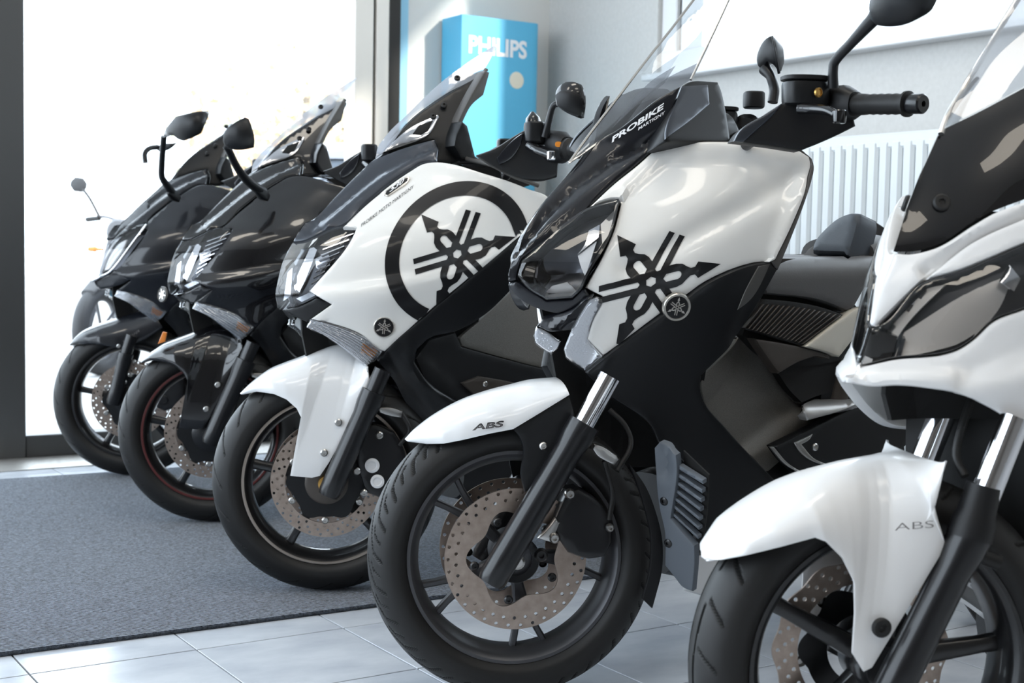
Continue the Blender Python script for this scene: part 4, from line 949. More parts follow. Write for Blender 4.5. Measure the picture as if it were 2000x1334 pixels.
# inner leg shield and floor
I4 = smax(yplane(0.165, 0.05, -0.10), lambda p: (p[:, 0] + 0.60) * -0.0 + p[:, 1] - 0.17, k=0.01)
in4 = [(1458, 633), (1482, 665), (1524, 734), (1551, 771), (1566, 788), (1578, 815), (1579, 839), (1540, 856), (1503, 872), (1516, 890), (1560, 925), (1560, 960), (1515, 942), (1419, 837), (1376, 783), (1369, 752), (1371, 735), (1443, 659)]
B4.panel('inner_leg_shield', in4, I4, 'grain_plastic', th=0.01, bev=0.004, step=12, relief=rsum(step_relief([(1372, 790), (1420, 730), (1445, 660)], 5, -0.006), step_relief([(1430, 900), (1500, 850), (1565, 800)], 16, 0.02), strip_relief([(1466, 640), (1500, 720), (1545, 795), (1572, 830)], 13, 0.012)))
B4.panel('step_edge', [(1458, 632), (1471, 648), (1527, 733), (1554, 771), (1568, 787), (1560, 790), (1545, 782), (1518, 740), (1480, 680)], I4, 'floor_silver', off=0.006, th=0.02, bev=0.004, step=10)
B4.panel('floor_tread', [(1566, 788), (1600, 772), (1640, 750), (1680, 740), (1690, 780), (1660, 796), (1579, 822)], smax(yplane(0.17), zplane(0.545), k=0.03), 'floor_silver', th=0.02, bev=0.004, step=10)
B4.panel('floor_side', [(1514, 872), (1579, 840), (1670, 796), (1760, 760), (1800, 850), (1740, 890), (1640, 915), (1600, 935), (1560, 925), (1530, 895)], yplane(0.19, 0.05), 'black_satin', th=0.02, bev=0.004, step=14)
B4.panel('floor_side_trim', [(1552, 865), (1588, 848), (1582, 858), (1566, 868), (1590, 895), (1625, 910), (1610, 908), (1585, 900), (1562, 882)], yplane(0.193, 0.05), 'steel', th=0.004, bev=0.001, step=20, mirror=False)
B4.panel('floor_side_trim', [(1503, 872), (1512, 873), (1540, 905), (1578, 928), (1574, 929), (1535, 908)], yplane(0.193, 0.05), 'steel', th=0.004, bev=0.001, step=20, mirror=False)
c = f4.aty(1591, 873, 0.195); B4.put('floor_bolt', *bolt_vf(c, (0, 1, 0), 0.008, 0.005), 'steel')
# tube shaped trim and pillar behind the floor
a, b = f4.aty(1632, 770, 0.10), f4.aty(1648, 742, 0.10); B4.put('pillar', *tube_vf([a - (0, 0, .02), b + (0, 0, 0.04)], 0.024, 18), 'bronze_panel')
# seat, bolster, ribbed side
SE = smax(yplane(0.175, 0.03, -0.15 + 0.15), zplane(0.835, -0.02), k=0.05)
B4.panel('seat', [(1512, 520), (1530, 508), (1582, 497.5), (1645, 494), (1657, 501), (1663, 495), (1736, 454), (1730, 490), (1700, 548), (1671, 601), (1655, 608), (1609, 590), (1498, 574), (1490, 556)], SE, 'seat_leather', th=0.03, bev=0.008, step=9)
BO = xplane(-0.83, 0.0, -0.30)
B4.panel('bolster_front', [(1582, 492), (1585, 475), (1609, 443), (1641, 419), (1663, 413), (1675, 415), (1676, 430), (1671, 455), (1657, 501), (1650, 500), (1645, 494)], lambda p: p[:, 0] - (-0.80 - 0.30 * (p[:, 2] - 0.86)), 'seat_blue', th=0.05, bev=0.012, step=8, mirror=False)
B4.panel('bolster_side', [(1675, 415), (1706, 427), (1736, 446), (1737, 454), (1700, 478), (1663, 495), (1659, 499), (1672, 450), (1676, 428)], smax(yplane(0.155, 0.10), zplane(0.935, 0.05), k=0.06), 'seat_leather', th=0.03, bev=0.008, step=7)
B4.put('bolster_core', *loft_vf([(-0.86, 0.78, 0.89, 0.11), (-0.92, 0.78, 0.90, 0.12), (-1.05, 0.78, 0.89, 0.11), (-1.30, 0.76, 0.88, 0.10)]), 'seat_leather')
rs = [(1493, 584), (1540, 588), (1609, 601), (1652, 616), (1620, 642), (1572, 676), (1540, 668), (1500, 655), (1458, 640), (1470, 610)]
RP = yplane(0.168, 0.02)
rp = B4.panel('ribbed_side', rs, RP, 'deep_black', th=0.02, bev=0.004, step=14)[0]
for k in range(17):
    t = k / 16; a = np.array([1489, 594]) * (1 - t) + np.array([1650, 618]) * t; b = np.array([1452, 640]) * (1 - t) + np.array([1573, 673]) * t
    a = a + (0, 7 * math.sin(math.pi * t) * -0.6); n_ = np.array([2.6, 0.8])
    B4.panel('side_rib', [a - n_ * .5, a + n_ * .5, b + n_ * .5, b - n_ * .5], RP, 'bronze_panel', off=0.005, th=0.006, bev=0.0012, mirror=False, parent=rp, step=40, lstep=30)
B4.panel('seat_base', [(1485, 556), (1560, 560), (1665, 590), (1690, 620), (1640, 705), (1560, 715), (1500, 700), (1450, 655)], yplane(0.125, 0.02), 'deep_black', th=0.02, bev=0, step=30)
B4.panel('side_cover_light', [(1654, 616), (1672, 604), (1690, 600), (1680, 640), (1641, 698), (1622, 690), (1574, 677)], yplane(0.178, 0.02), 'champagne', th=0.02, bev=0.004, step=14)
bpn = B4.panel('side_cover_bronze', [(1474, 661), (1520, 668), (1573, 679), (1622, 694), (1623, 702), (1595, 696), (1560, 708), (1522, 730), (1500, 700)], yplane(0.165, 0.02), 'bronze_panel', th=0.02, bev=0.004, step=14)[0]
B4.panel('underseat', [(1500, 690), (1600, 690), (1640, 700), (1680, 760), (1600, 772), (1566, 786), (1545, 765)], yplane(0.12, 0.02), 'deep_black', th=0.02, bev=0, step=30)
rear_body(B4, 'seat_leather', 'black_satin', 'city', False)
# front wheel, fork, mudguard
build_wheel(B4, 'city', phase=0.75)
legs4, (fa, fb, fc) = fork(B4, [(957, 1138), (1142, 826), (1192, 735)], 0.105, 0.0275, 0.0205)
fo = fender(B4, 'front_fender', [(792, 859), (812, 839), (850, 811), (900, 784), (950, 766), (1000, 753), (1040, 744), (1090, 741)],
            [(800, 861), (836, 866), (868, 866), (900, 860), (960, 846), (1002, 838), (1060, 803), (1112, 771)], [0.012, 0.045, 0.064, 0.076, 0.086, 0.088, 0.088, 0.088], 'white_fender', 2.3)
rel_f4 = None; FE4 = yplane(0.0895)
decal_text(B4, 'fender_lettering', 'ABS', (922, 841), (985, 833), (-1, -12), FE4, 'decal_black', rel_f4, 0.03, 0.2, w4, fo, 0.0016)
decal_text(B4, 'fender_lettering', 'ABS', (924.5, 839.4), (983, 832), (-0.8, -8.6), FE4, 'decal_grey', rel_f4, -0.012, 0.2, w4, fo, 0.0022)
B4.panel('fender_stay', [(1002, 838), (1112, 772), (1120, 800), (1125, 830), (1062, 940), (1025, 962), (1018, 930), (1022, 875), (1016, 856)], yplane(0.088), 'black_satin', w4, th=0.008, bev=0.003, step=14)
c = w4.aty(1061, 871, 0.089); B4.put('stay_bolt', *bolt_vf(c, (0, 1, 0), 0.0075, 0.005), 'steel', w4)
B4.panel('rear_mudflap', [(1230, 905), (1262, 950), (1282, 1000), (1295, 1060), (1293, 1120), (1283, 1160), (1275, 1189), (1255, 1170), (1270, 1110), (1272, 1050), (1258, 985)], wheel_shell(0.315, 0.07, 0.2, 3.0), 'black_plastic', w4, th=0.005, bev=0.002, step=12)
# caliper, hoses, sensor ring
B4.panel('brake_caliper', [(1108, 960), (1130, 955), (1165, 975), (1190, 1010), (1195, 1060), (1180, 1088), (1150, 1092), (1110, 1080), (1090, 1050), (1075, 1045), (1085, 1010)], yplane(0.085), 'fork_black', w4, th=0.055, bev=0.006, step=14, mirror=False)
B4.panel('caliper_bracket', [(1050, 1052), (1072, 1030), (1085, 1012), (1094, 1022), (1086, 1040), (1095, 1052), (1090, 1062), (1070, 1058)], yplane(0.093), 'steel', w4, th=0.012, bev=0.003, step=14, mirror=False)
for px, py, r in ((1082, 1050, 0.010), (1112, 964, 0.010), (1056, 1083, 0.013), (1190, 1030, 0.008)):
    B4.put('caliper_bolt', *bolt_vf(w4.aty(px, py, 0.090), (0, 1, 0), r, 0.012), 'steel' if r < 0.012 else 'fork_black', w4)
B4.put('sensor_ring', *at_axle_list(spun([(0.064, 0.030), (0.066, 0.043), (0.062, 0.045), (0.060, 0.030)], 60)), 'black_satin', w4)
B4.put('axle_nut', *revolve_vf([(0.0, 0.014), (0.024, 0.014), (0.028, 0.009), (0.028, 0.0002)], (0, 0.062, ZA), (0, 1, 0), 20), 'steel', w4)
B4.panel('hose_clamp', [(1161, 868), (1172, 870), (1205, 890), (1209, 898), (1200, 909), (1185, 902), (1166, 890), (1158, 878)], yplane(0.10), 'steel', w4, th=0.014, bev=0.003, step=14, mirror=False)
B4.tube('brake_hose', [w4.aty(1180, 900, 0.095), w4.aty(1196, 960, 0.085), w4.aty(1190, 1015, 0.085)], 0.005, 'rubber', w4, sp=6)
B4.tube('brake_hose', [w4.aty(1190, 800, 0.05), w4.aty(1220, 830, 0.06), w4.aty(1232, 870, 0.07), w4.aty(1205, 920, 0.09)], 0.005, 'rubber', w4, sp=6)
# handlebar, grip, reservoir, levers, mirrors (left seen close, right seen past the dash)
g0, g1 = w4.aty(1672, 204, 0.30), w4.aty(1776, 203, 0.40)
gd = (g1 - g0) / np.linalg.norm(g1 - g0)
bar = B4.put('handlebar', *tube_vf(spline([np.array([g0[0] + 0.10, 0.0, g0[2] - 0.05]), g0 - gd * 0.10 + (0.03, 0, -0.01), g0, g1], 8), 0.0115, 14), 'fork_black', w4, None, True)[0]
gv = [(0, 0.0175), (0.01, 0.0185)] + [(0.02 + 0.01 * i, 0.0165 + 0.0012 * (i % 2)) for i in range(1, 11)] + [(0.135, 0.0175), (0.137, 0.0215), (0.143, 0.0215), (0.145, 0.0170)]
L = np.linalg.norm(g1 - g0); gv = [(a / 0.145 * L, r) for a, r in gv]
B4.put('grip', *revolve_vf(gv, g0, gd, 28, True), 'rubber', w4, None, True)
B4.put('bar_end', *revolve_vf([(0, 0.015), (0.006, 0.0165), (0.026, 0.0165), (0.029, 0.014), (0.029, 0.005), (0.020, 0.0045), (0.020, 0.0002)], g1, gd, 28), 'fork_black', w4, None, True)
B4.put('switch_housing', *loft_dir(g0 - gd * 0.055, gd, [(0, 0.018, 0.022), (0.008, 0.026, 0.032), (0.03, 0.027, 0.033), (0.045, 0.024, 0.026), (0.055, 0.020, 0.021)]), 'black_plastic', w4, None, True)
r0 = w4.aty(1573, 208, 0.27); rr_ = w4.aty(1573, 158, 0.27)
res = B4.put('brake_reservoir', *loft_updown(r0, rr_, 0.040, 0.030), 'black_satin', w4, None, True)[0]
B4.put('reservoir_lid', *loft_updown(rr_ - (0, 0, 0.001), rr_ + (0, 0, 0.008), 0.042, 0.032), 'black_plastic', w4, res, True)
c = w4.aty(1597, 181, 0.305); B4.put('sight_glass', *revolve_vf([(0, 0.0085), (0.004, 0.0085), (0.005, 0.006), (0.003, 0.0055), (0.003, 0.0002)], c, (-0.45, 0.85, 0), 20), 'gold', w4, res)
lv = [w4.aty(1562, 212, 0.29), w4.aty(1585, 213, 0.31), w4.aty(1615, 216, 0.345), w4.aty(1637, 226, 0.37)]
B4.tube('brake_lever', lv, [0.010, 0.009, 0.008, 0.008], 'black_gloss', w4, None, True, 14, 6)
c = w4.aty(1639, 228, 0.372); B4.put('lever_ball', *loft_updown(c - (0, 0, 0.011), c + (0, 0, 0.011), 0.011, 0.011), 'black_gloss', w4, None, True)
# bar cover wedge
B4.panel('bar_cover', [(1432, 276), (1440, 264), (1500, 222), (1552, 188), (1560, 200), (1600, 206), (1650, 214), (1668, 228), (1672, 246), (1640, 262), (1600, 280), (1565, 294), (1500, 284)], yplane(0.235, -0.1), 'black_plastic', w4, th=0.05, bev=0.005, step=14)
B4.panel('bar_cover_edge', [(1433, 276), (1440, 262), (1500, 220), (1530, 200), (1520, 214), (1470, 262), (1452, 278)], yplane(0.238, -0.1), 'anthracite', w4, th=0.006, bev=0.003, step=14)
# near mirror: stalk and shell
ms = [w4.aty(1627, 172, 0.30), w4.aty(1627, 140, 0.305), w4.aty(1632, 118, 0.31), w4.aty(1662, 85, 0.34), w4.aty(1697, 47, 0.37), w4.aty(1712, 30, 0.38)]
B4.tube('mirror_stalk', ms, [0.0095, 0.0085, 0.0085, 0.0085, 0.011, 0.013], 'black_satin', w4, None, False, 18, 6)
mc = w4.aty(1765, -10, 0.42)
traced_mirror(B4, [(1697, 40), (1693, 20), (1700, -20), (1720, -60), (1800, -70), (1840, -40), (1836, -5), (1822, 22), (1795, 40), (1762, 53), (1725, 55), (1708, 52)], mc, (0.06, 0.10, 0.075), 'black_satin', w4, th=0.02)
# far mirror
fm = [w4.aty(1509, 200, -0.30), w4.aty(1512, 175, -0.305), w4.aty(1505, 150, -0.31), w4.aty(1494, 135, -0.33)]
B4.tube('mirror_stalk', fm, [0.011, 0.011, 0.010, 0.014], 'black_satin', w4, None, False, 16, 6)
traced_mirror(B4, [(1475, 115), (1480, 95), (1494, 74), (1506, 67), (1510, 72), (1518, 110), (1525, 142), (1520, 145), (1508, 128), (1498, 122), (1492, 130), (1484, 138), (1477, 128)], w4.aty(1503, 108, -0.38) + np.array([-0.02, 0, 0]), (0.07, 0.11, 0.08), 'black_satin', w4, [(1507, 72), (1509.5, 70), (1524, 143), (1519, 144)], 'black_plastic')
c = w4.aty(1472, 212, -0.25); B4.put('switch_block', *loft_updown(c, c + (0, 0, 0.035), 0.022, 0.022), 'black_plastic', w4)
# ------------------------------------------------------------------ the three sport scooters (white one traced, the two black ones share its body)
B3 = start_bike(-0.446, 3.345, 34, 7.5, 'white scooter with a black ring emblem on its side and bronze rim line', z=0.010)
f3, w3 = B3.f, B3.w
X3 = x0_from(f3, [(760, 281), (733, 309), (700, 338), (660, 378), (617, 425), (594, 436), (571, 473), (555, 502), (541, 551), (537, 578), (543, 602)]) + [(0.60, 0.13), (0.4, 0.05)]
W3 = [(0.2, 0.15), (0.45, 0.19), (0.58, 0.22), (0.70, 0.26), (0.85, 0.295), (1.05, 0.30), (1.15, 0.26), (1.4, 0.18)]
H3 = hull(X3, W3, 0.21)
REL3 = rsum(step_relief([(604, 569), (690, 560), (770, 546), (880, 527), (905, 515), (1010, 462)], 15, 0.013), step_relief([(650, 622), (760, 600), (830, 560), (900, 545)], 40, -0.012), step_relief([(745, 372), (803, 340), (853, 326), (940, 344), (1060, 390)], 9, -0.004))
CORE3 = []
def P3(name, pts, surf, key, **k):
    """panel of the shared body; key names the finish, which differs between the three"""
    o = B3.panel(name, pts, surf, FIN3[key], **k); o = o if isinstance(o, list) else [o]
    for q in o: q['finish'] = key
    return o
FIN3 = dict(body='white_paint', cowl='anthracite', trim='black_satin', low='black_satin', screen='screen_silver', fender='white_fender', lampdark='lamp_dark', lampref='lamp_reflector', lens='clear_lens', core='indicator_core', ind='ribbed_lens', edge='trim_grey', inner='grain_plastic', well='deep_black', bronze='bronze_panel', seat='seat_leather', plate='black_plastic', amber='amber')
core(B3, X3, W3, 0.21, 0.50, 1.02, -0.36)
side3 = [(668, 441), (711, 400), (745, 372), (803, 332), (825, 319.5), (853, 315.5), (882, 319), (940, 336), (1000, 355), (1036, 369.5), (1067, 381), (1082, 394), (1084, 408), (1072, 414), (1025, 453), (920, 540), (827, 620), (752, 688), (744, 686), (706, 655), (650, 633), (609, 622.5), (649, 594), (603.5, 568.5), (692, 450), (695, 442)]
P3('side_panel', side3, H3, 'body', relief=REL3, th=0.008, bev=0.004, step=9)
P3('nose_cowl', [(571, 473), (580, 454), (594, 433), (617, 426), (660, 378), (700, 338), (733, 309), (741, 306), (780, 291), (815, 280), (848, 272), (856, 290), (853, 314), (825, 318), (803, 330), (745, 370), (711, 398), (668, 439), (640, 448), (612, 462), (592, 470)], H3, 'cowl', th=0.008, bev=0.004, step=8,
   relief=rsum(strip_relief([(600, 450), (680, 385), (740, 335), (850, 285)], 6, -0.006), strip_relief([(640, 440), (720, 372), (800, 318), (845, 298)], 7, 0.006)))
hl3 = [(551, 606), (542, 602), (537, 578), (541, 551), (555, 502), (571, 474), (592, 471), (612, 463), (640, 449), (668, 441), (690, 443), (693, 448), (604, 567), (617, 581), (590, 595)]
bowl = P3('headlight_bowl', hl3, H3, 'lampdark', off=-0.035, th=0.004, bev=0, step=12)
for pts, dp in (([(610, 500), (636, 488), (640, 505), (622, 528), (612, 520)], -0.02), ([(562, 560), (600, 470), (612, 480), (590, 540), (575, 575)], -0.024), ([(574, 585), (604, 570), (612, 578), (585, 592)], -0.015), ([(548, 590), (556, 530), (566, 520), (562, 580)], -0.015)):
    P3('headlight_reflector', pts, H3, 'lampref', off=dp, th=0.005, bev=0, step=9, parent=bowl[0], mirror=False)
for k in range(8):
    t = k / 7; a = np.array([630, 470]) * (1 - t) + np.array([604, 552]) * t; b = np.array([688, 449]) * (1 - t) + np.array([622, 540]) * t
    P3('headlight_vane', [a, b, b + (0, 2.2), a + (0, 2.2)], H3, 'lampref', off=-0.014, th=0.008, bev=0, step=60, parent=bowl[0], mirror=False, lstep=30)
P3('headlight_lens', hl3, H3, 'lens', off=0.001, th=0, bev=0.004, step=9)
P3('chin', [(552, 607), (590, 597), (617, 583), (648, 594), (609, 622), (598, 630), (572, 618)], H3, 'trim', off=-0.006, th=0.012, bev=0.003, step=9)
ind3 = [(606, 623), (650, 633.5), (708, 656), (750, 686), (733, 706), (714, 719), (671, 684), (631, 655.5), (597, 640)]
P3('indicator_body', ind3, H3, 'core', off=-0.008, th=0.006, bev=0.002, step=9)
def ribs3(x, y): return 0.0024 * np.sin((y - x * 0.62) * 0.90)
P3('indicator_lens', ind3, H3, 'ind', off=0.003, th=0, bev=0.005, step=2.2, relief=ribs3, angle=80)
for k in range(8):
    t = 0.10 + 0.80 * k / 7; L_ = [np.array(a) * (1 - t) + np.array(b) * t for a, b in (((612, 624.5), (601, 640)), ((650, 634), (631, 655)), ((708, 657), (672, 683)), ((746, 684), (714, 716)))]
    P3('indicator_rib', [p - (0, 0.9) for p in L_] + [p + (0, 0.9) for p in L_[::-1]], H3, 'core', off=0.002, th=0.004, bev=0, step=60, lstep=14, mirror=False)
P3('indicator_bulb', [(708, 672), (738, 688), (730, 700), (706, 690)], H3, 'amber', off=-0.005, th=0.004, bev=0.001, step=9)
# lower fairing and foot well
low3 = [(752, 689), (827, 621), (920, 541), (1025, 454), (1074, 414), (1088, 430), (1062, 495), (1000, 566), (946, 617), (890, 648), (838, 662), (814, 684), (810, 708), (834, 744), (899, 790), (905, 830), (850, 850), (800, 800), (765, 740), (738, 710)]
P3('lower_cowl', low3, H3, 'low', th=0.010, bev=0.004, step=11, relief=rsum(step_relief([(752, 695), (800, 760), (850, 820)], 10, -0.012), strip_relief([(800, 668), (797, 700), (818, 742), (890, 800)], 5, 0.006)))
I3 = yplane(0.165, 0.05, -0.05)
P3('inner_leg_shield', [(897, 660), (946, 618), (1000, 567), (1062, 497), (1080, 520), (1110, 640), (1125, 735), (1000, 704), (902, 677)], I3, 'inner', th=0.01, bev=0.003, step=12)
P3('foot_well', [(812, 700), (838, 664), (890, 650), (902, 678), (1000, 705), (1125, 736), (1150, 800), (1000, 860), (910, 830), (899, 790), (834, 745)], yplane(0.150, 0.05), 'plate', th=0.01, bev=0.003, step=14, relief=strip_relief([(830, 712), (900, 780), (940, 810)], 5, 0.006))
P3('floor_plate', [(902, 748), (937, 735), (1006, 748), (1080, 775), (1060, 800), (960, 800)], yplane(0.158, 0.05), 'bronze', th=0.008, bev=0.003, step=14)
c = f3.aty(947, 750, 0.166); B3.put('floor_bolt', *bolt_vf(c, (0, 1, 0), 0.007, 0.005), 'steel')
# screen and its carrier
SX3 = x0_from(f3, [(733, 309), (752, 266), (796, 223), (853, 168), (916, 120), (975, 83)]) + [(0.95, -0.02), (1.5, -0.62)]
S3 = hull(SX3, [(0.9, 0.14), (1.1, 0.14), (1.4, 0.11)], 0.24)
P3('windscreen', [(734, 309), (737, 290), (753, 266), (796, 223), (853, 168), (916, 120), (975, 83), (968, 96), (952, 126), (947, 134), (868, 185), (808, 226), (744, 302)], S3, 'screen', th=0, bev=0, step=10)
for px, py in ((893, 153), (867, 206), (846, 228)):
    c = f3.hit([(px, py)], S3)[0]; B3.put('screen_bolt', *bolt_vf(c, grad(S3, c[None])[0], 0.008, 0.005), 'rubber')
P3('screen_carrier', [(744, 303), (808, 227), (868, 186), (947, 135), (954, 141), (916, 194), (884, 262), (887, 285), (902, 312), (882, 318), (854, 314), (857, 290), (849, 271), (815, 279), (780, 290)], S3, 'trim', off=-0.006, th=0.012, bev=0.003, step=10)
P3('position_lamp', [(744, 300), (803, 248), (856, 223), (858, 229), (834, 266), (825, 271), (779, 288)], S3, 'lampref', off=0.001, th=0.004, bev=0.002, step=10)
P3('position_lamp_core', [(806, 262), (818, 246), (846, 236), (836, 256), (822, 264)], S3, 'well', off=0.004, th=0.002, bev=0.001, step=10)
P3('screen_visor', [(948, 138), (957, 141.5), (945, 185), (923, 204), (906, 235), (893, 270), (884, 263), (900, 226), (916, 194)], yplane(0.085, 0.03), 'edge', th=0.03, bev=0.003, step=10)
ed = [S3_pt for S3_pt in f3.hit([(948, 139), (916, 194), (884, 262), (886, 284), (902, 310)], S3)] + [f3.hit([(959, 326)], H3)[0], f3.hit([(1000, 347)], H3)[0], f3.hit([(1050, 366)], H3)[0]]
for o in B3.tube('shield_edge', np.array(ed) + (0, 0.004, 0.004), 0.0055, 'trim_grey', None, None, True, 10, 6): o['finish'] = 'edge'
P3('dash_side', [(904, 237), (914, 246), (929, 305), (960, 325), (902, 311), (887, 285), (890, 268)], yplane(0.10), 'trim', th=0.08, bev=0.004, step=10)
# mudguard
FE3 = yplane(0.103)
fo = fender(B3, 'front_fender', [(470, 769), (492, 748), (526, 723), (556, 710), (586, 699), (612, 689), (632, 682), (651, 676), (668, 674), (684, 676), (698, 682), (708, 690), (712, 698), (716, 708)],
            [(476, 769), (502, 764), (535, 769), (560, 780), (580, 798), (588, 815), (579, 862), (567, 929), (609, 933), (625, 929), (642, 904), (697, 806), (721, 746), (717, 718)], [0.012, 0.055, 0.085, 0.095, 0.10, 0.102, 0.102, 0.102, 0.102, 0.102, 0.102, 0.102, 0.10, 0.095], 'white_fender', 2.6)
fo['finish'] = 'fender'
for px, py in ((661, 825), (633, 884)):
    c = w3.hit([(px, py)], FE3)[0]; B3.put('fender_bolt', *bolt_vf(c, (0, 1, 0), 0.009, 0.007), 'steel', w3)
build_wheel(B3, 'bronze', phase=0.2)
fork(B3, [(641, 968), (730, 765), (748, 722)], 0.112, 0.027, 0.021, 'fork_black')
B3.put('axle_cap', *revolve_vf([(0, 0.021), (0.018, 0.020), (0.020, 0.0095), (0.012, 0.009), (0.012, 0.0002)], (0.0, 0.075, ZA), (0, 1, 0), 24), 'gold', w3)
B3.put('axle_boss', *revolve_vf([(0, 0.052), (0.012, 0.052), (0.016, 0.046), (0.016, 0.0002)], (0.0, 0.057, ZA), (0, 1, 0), 40), 'bronze_panel', w3)
B3.panel('brake_caliper', [(690, 835), (735, 830), (770, 845), (790, 880), (795, 930), (775, 962), (740, 972), (715, 962), (700, 915), (695, 880)], yplane(0.083), 'fork_black', w3, th=0.05, bev=0.006, step=12, mirror=False)
for px, py, r in ((727, 909, 0.0175), (737, 940, 0.0165)):
    B3.put('caliper_cap', *revolve_vf([(0, r), (0.004, r), (0.005, r * 0.9), (0.005, r * 0.62), (0.003, r * 0.55), (0.003, 0.0002)], w3.aty(px, py, 0.084), (0, 1, 0), 24), 'lamp_white', w3)
for px, py in ((741, 850), (697, 920), (711, 963)): B3.put('caliper_bolt', *bolt_vf(w3.aty(px, py, 0.085), (0, 1, 0), 0.009, 0.006), 'steel', w3)
B3.panel('hose_clamp', [(740, 796), (768, 797), (786, 803), (784, 816), (765, 813), (742, 806)], yplane(0.09), 'steel', w3, th=0.012, bev=0.002, step=14, mirror=False)
B3.tube('brake_hose', [w3.aty(785, 808, 0.08), w3.aty(800, 840, 0.085), w3.aty(780, 870, 0.08)], 0.005, 'rubber', w3, sp=6)
# bars
g0, g1 = w3.aty(1108, 290, 0.30), w3.aty(1175, 300, 0.40); gd = (g1 - g0) / np.linalg.norm(g1 - g0)
B3.put('handlebar', *tube_vf(spline([np.array([g0[0] + 0.10, 0.0, g0[2] - 0.05]), g0 - gd * 0.10 + (0.03, 0, -0.01), g0, g1], 8), 0.0115, 14), 'fork_black', w3, None, True)
B3.put('grip', *revolve_vf([(0, 0.024), (0.012, 0.0255), (0.02, 0.019), (0.12, 0.017), (0.14, 0.016)], g0, gd, 24, True), 'rubber', w3, None, True)
B3.put('switch_housing', *loft_dir(g0 - gd * 0.07, gd, [(0, 0.018, 0.022), (0.01, 0.028, 0.036), (0.05, 0.028, 0.036), (0.07, 0.022, 0.026)]), 'black_plastic', w3, None, True)
c = w3.aty(1090, 282, 0.31); B3.put('switch_button', *loft_dir(c, (0, 1, 0), [(0, 0.007, 0.006), (0.004, 0.007, 0.006)]), 'amber', w3)
r0, r1 = w3.aty(1044, 262, 0.26), w3.aty(1044, 238, 0.26)
B3.put('brake_reservoir', *loft_updown(r0 - (0, 0, 0.02), r1, 0.024, 0.024), 'black_satin', w3, None, True)
B3.tube('brake_lever', [w3.aty(1034, 285, 0.27), w3.aty(1050, 294, 0.30), w3.aty(1074, 303, 0.33)], [0.011, 0.010, 0.009], 'black_gloss', w3, None, True, 14, 6)
c = w3.aty(1076, 304, 0.33); B3.put('lever_ball', *loft_updown(c - (0, 0, 0.010), c + (0, 0, 0.010), 0.010, 0.010), 'chrome', w3)
B3.panel('bar_cover', [(930, 303), (965, 290), (1000, 268), (1024, 254), (1040, 262), (1070, 285), (1092, 300), (1088, 345), (1060, 352), (1010, 346), (965, 326)], yplane(0.215, -0.1), 'black_plastic', w3, th=0.05, bev=0.005, step=11)
B3.panel('bar_cover_wing', [(970, 308), (985, 290), (1003, 272), (1024, 257), (1016, 285), (996, 312), (975, 322)], yplane(0.222, -0.1), 'midnight_satin', w3, th=0.006, bev=0.003, step=11)
NBODY3 = list(B3.root.children)                 # everything so far is shared with the two black scooters
# white scooter only: prints, badge, side mirror on the bar
em3 = affine(emblem_polys(), (893.8, 496), (84.5, -25), (13, 82.6)); rg3 = affine([ring_poly(1.335, 1.665)], (893.8, 496), (84.5, -25), (13, 82.6))
cl3 = [((752, 688), (827, 620), -1), ((827, 620), (920, 540), -1), ((920, 540), (1025, 453), -1), ((1025, 453), (1072, 414), -1)]
decal(B3, 'emblem_print', em3 + rg3, H3, 'decal_black', REL3, 0.0014, 8, [((752, 688), (920, 539.5), -1), ((920, 539.5), (1074, 412), -1)])
decal_text(B3, 'lettering', 'PROBIKE MOTO MARTIGNY', (705, 442), (807, 366), (0.5, -7), H3, 'decal_black', REL3, 0.0, 0.0)
pc = [(750, 381), (752, 372), (770, 360), (790, 346), (799, 344), (801, 349), (796, 356), (774, 372), (757, 383)]
pl = B3.panel('model_plate', pc, H3, 'badge_silver', relief=REL3, off=0.003, th=0.004, bev=0.0015, step=9, mirror=False)
B3.panel('plate_field', [(753, 379), (755, 373), (772, 362), (790, 349.5), (797, 347.5), (795, 353), (773, 369), (757, 380.5)], H3, 'decal_black', relief=REL3, off=0.0042, th=0.002, bev=0, step=9, mirror=False, parent=pl)
decal_text(B3, 'plate_number', '530', (761, 376.5), (789, 357), (1.5, -9), H3, 'decal_white', REL3, 0.02, 0.3, parent=pl, off=0.0056)
bc = f3.hit([(750, 639.5)], H3)[0]; bn = grad(H3, bc[None])[0]; bc = bc + bn * float(REL3(np.array([750.]), np.array([639.5]))[0])
bd = B3.put('emblem_badge', *revolve_vf([(0.000, 0.0250), (0.002, 0.0250), (0.003, 0.0242), (0.003, 0.0002)], bc, bn, 40), 'badge_silver')
B3.put('badge_field', *revolve_vf([(0.0034, 0.0225), (0.0034, 0.0002)], bc, bn, 40), 'decal_black', None, bd); badge_mark(B3, bc, bn, 0.0160, bd, 0.0040)
B3.tube('mirror_stalk', [w3.aty(1064, 268, 0.28), w3.aty(1071, 240, 0.285), w3.aty(1080, 208, 0.29), w3.aty(1092, 203, 0.30), w3.aty(1104, 202, 0.31)], [0.010, 0.008, 0.007, 0.007, 0.008], 'black_satin', w3, None, False, 14, 6)
traced_mirror(B3, [(1083, 178), (1090, 166), (1104, 157), (1120, 157), (1138, 163), (1144, 175), (1147, 205), (1143, 233), (1135, 235), (1110, 225), (1092, 214), (1084, 207), (1082, 192)], w3.aty(1115, 196, 0.36), (0.05, 0.07, 0.06), 'black_gloss', w3, [(1085, 186), (1095, 178), (1118, 179), (1133, 186), (1138, 206), (1134, 226), (1110, 218), (1090, 207)], 'black_plastic')
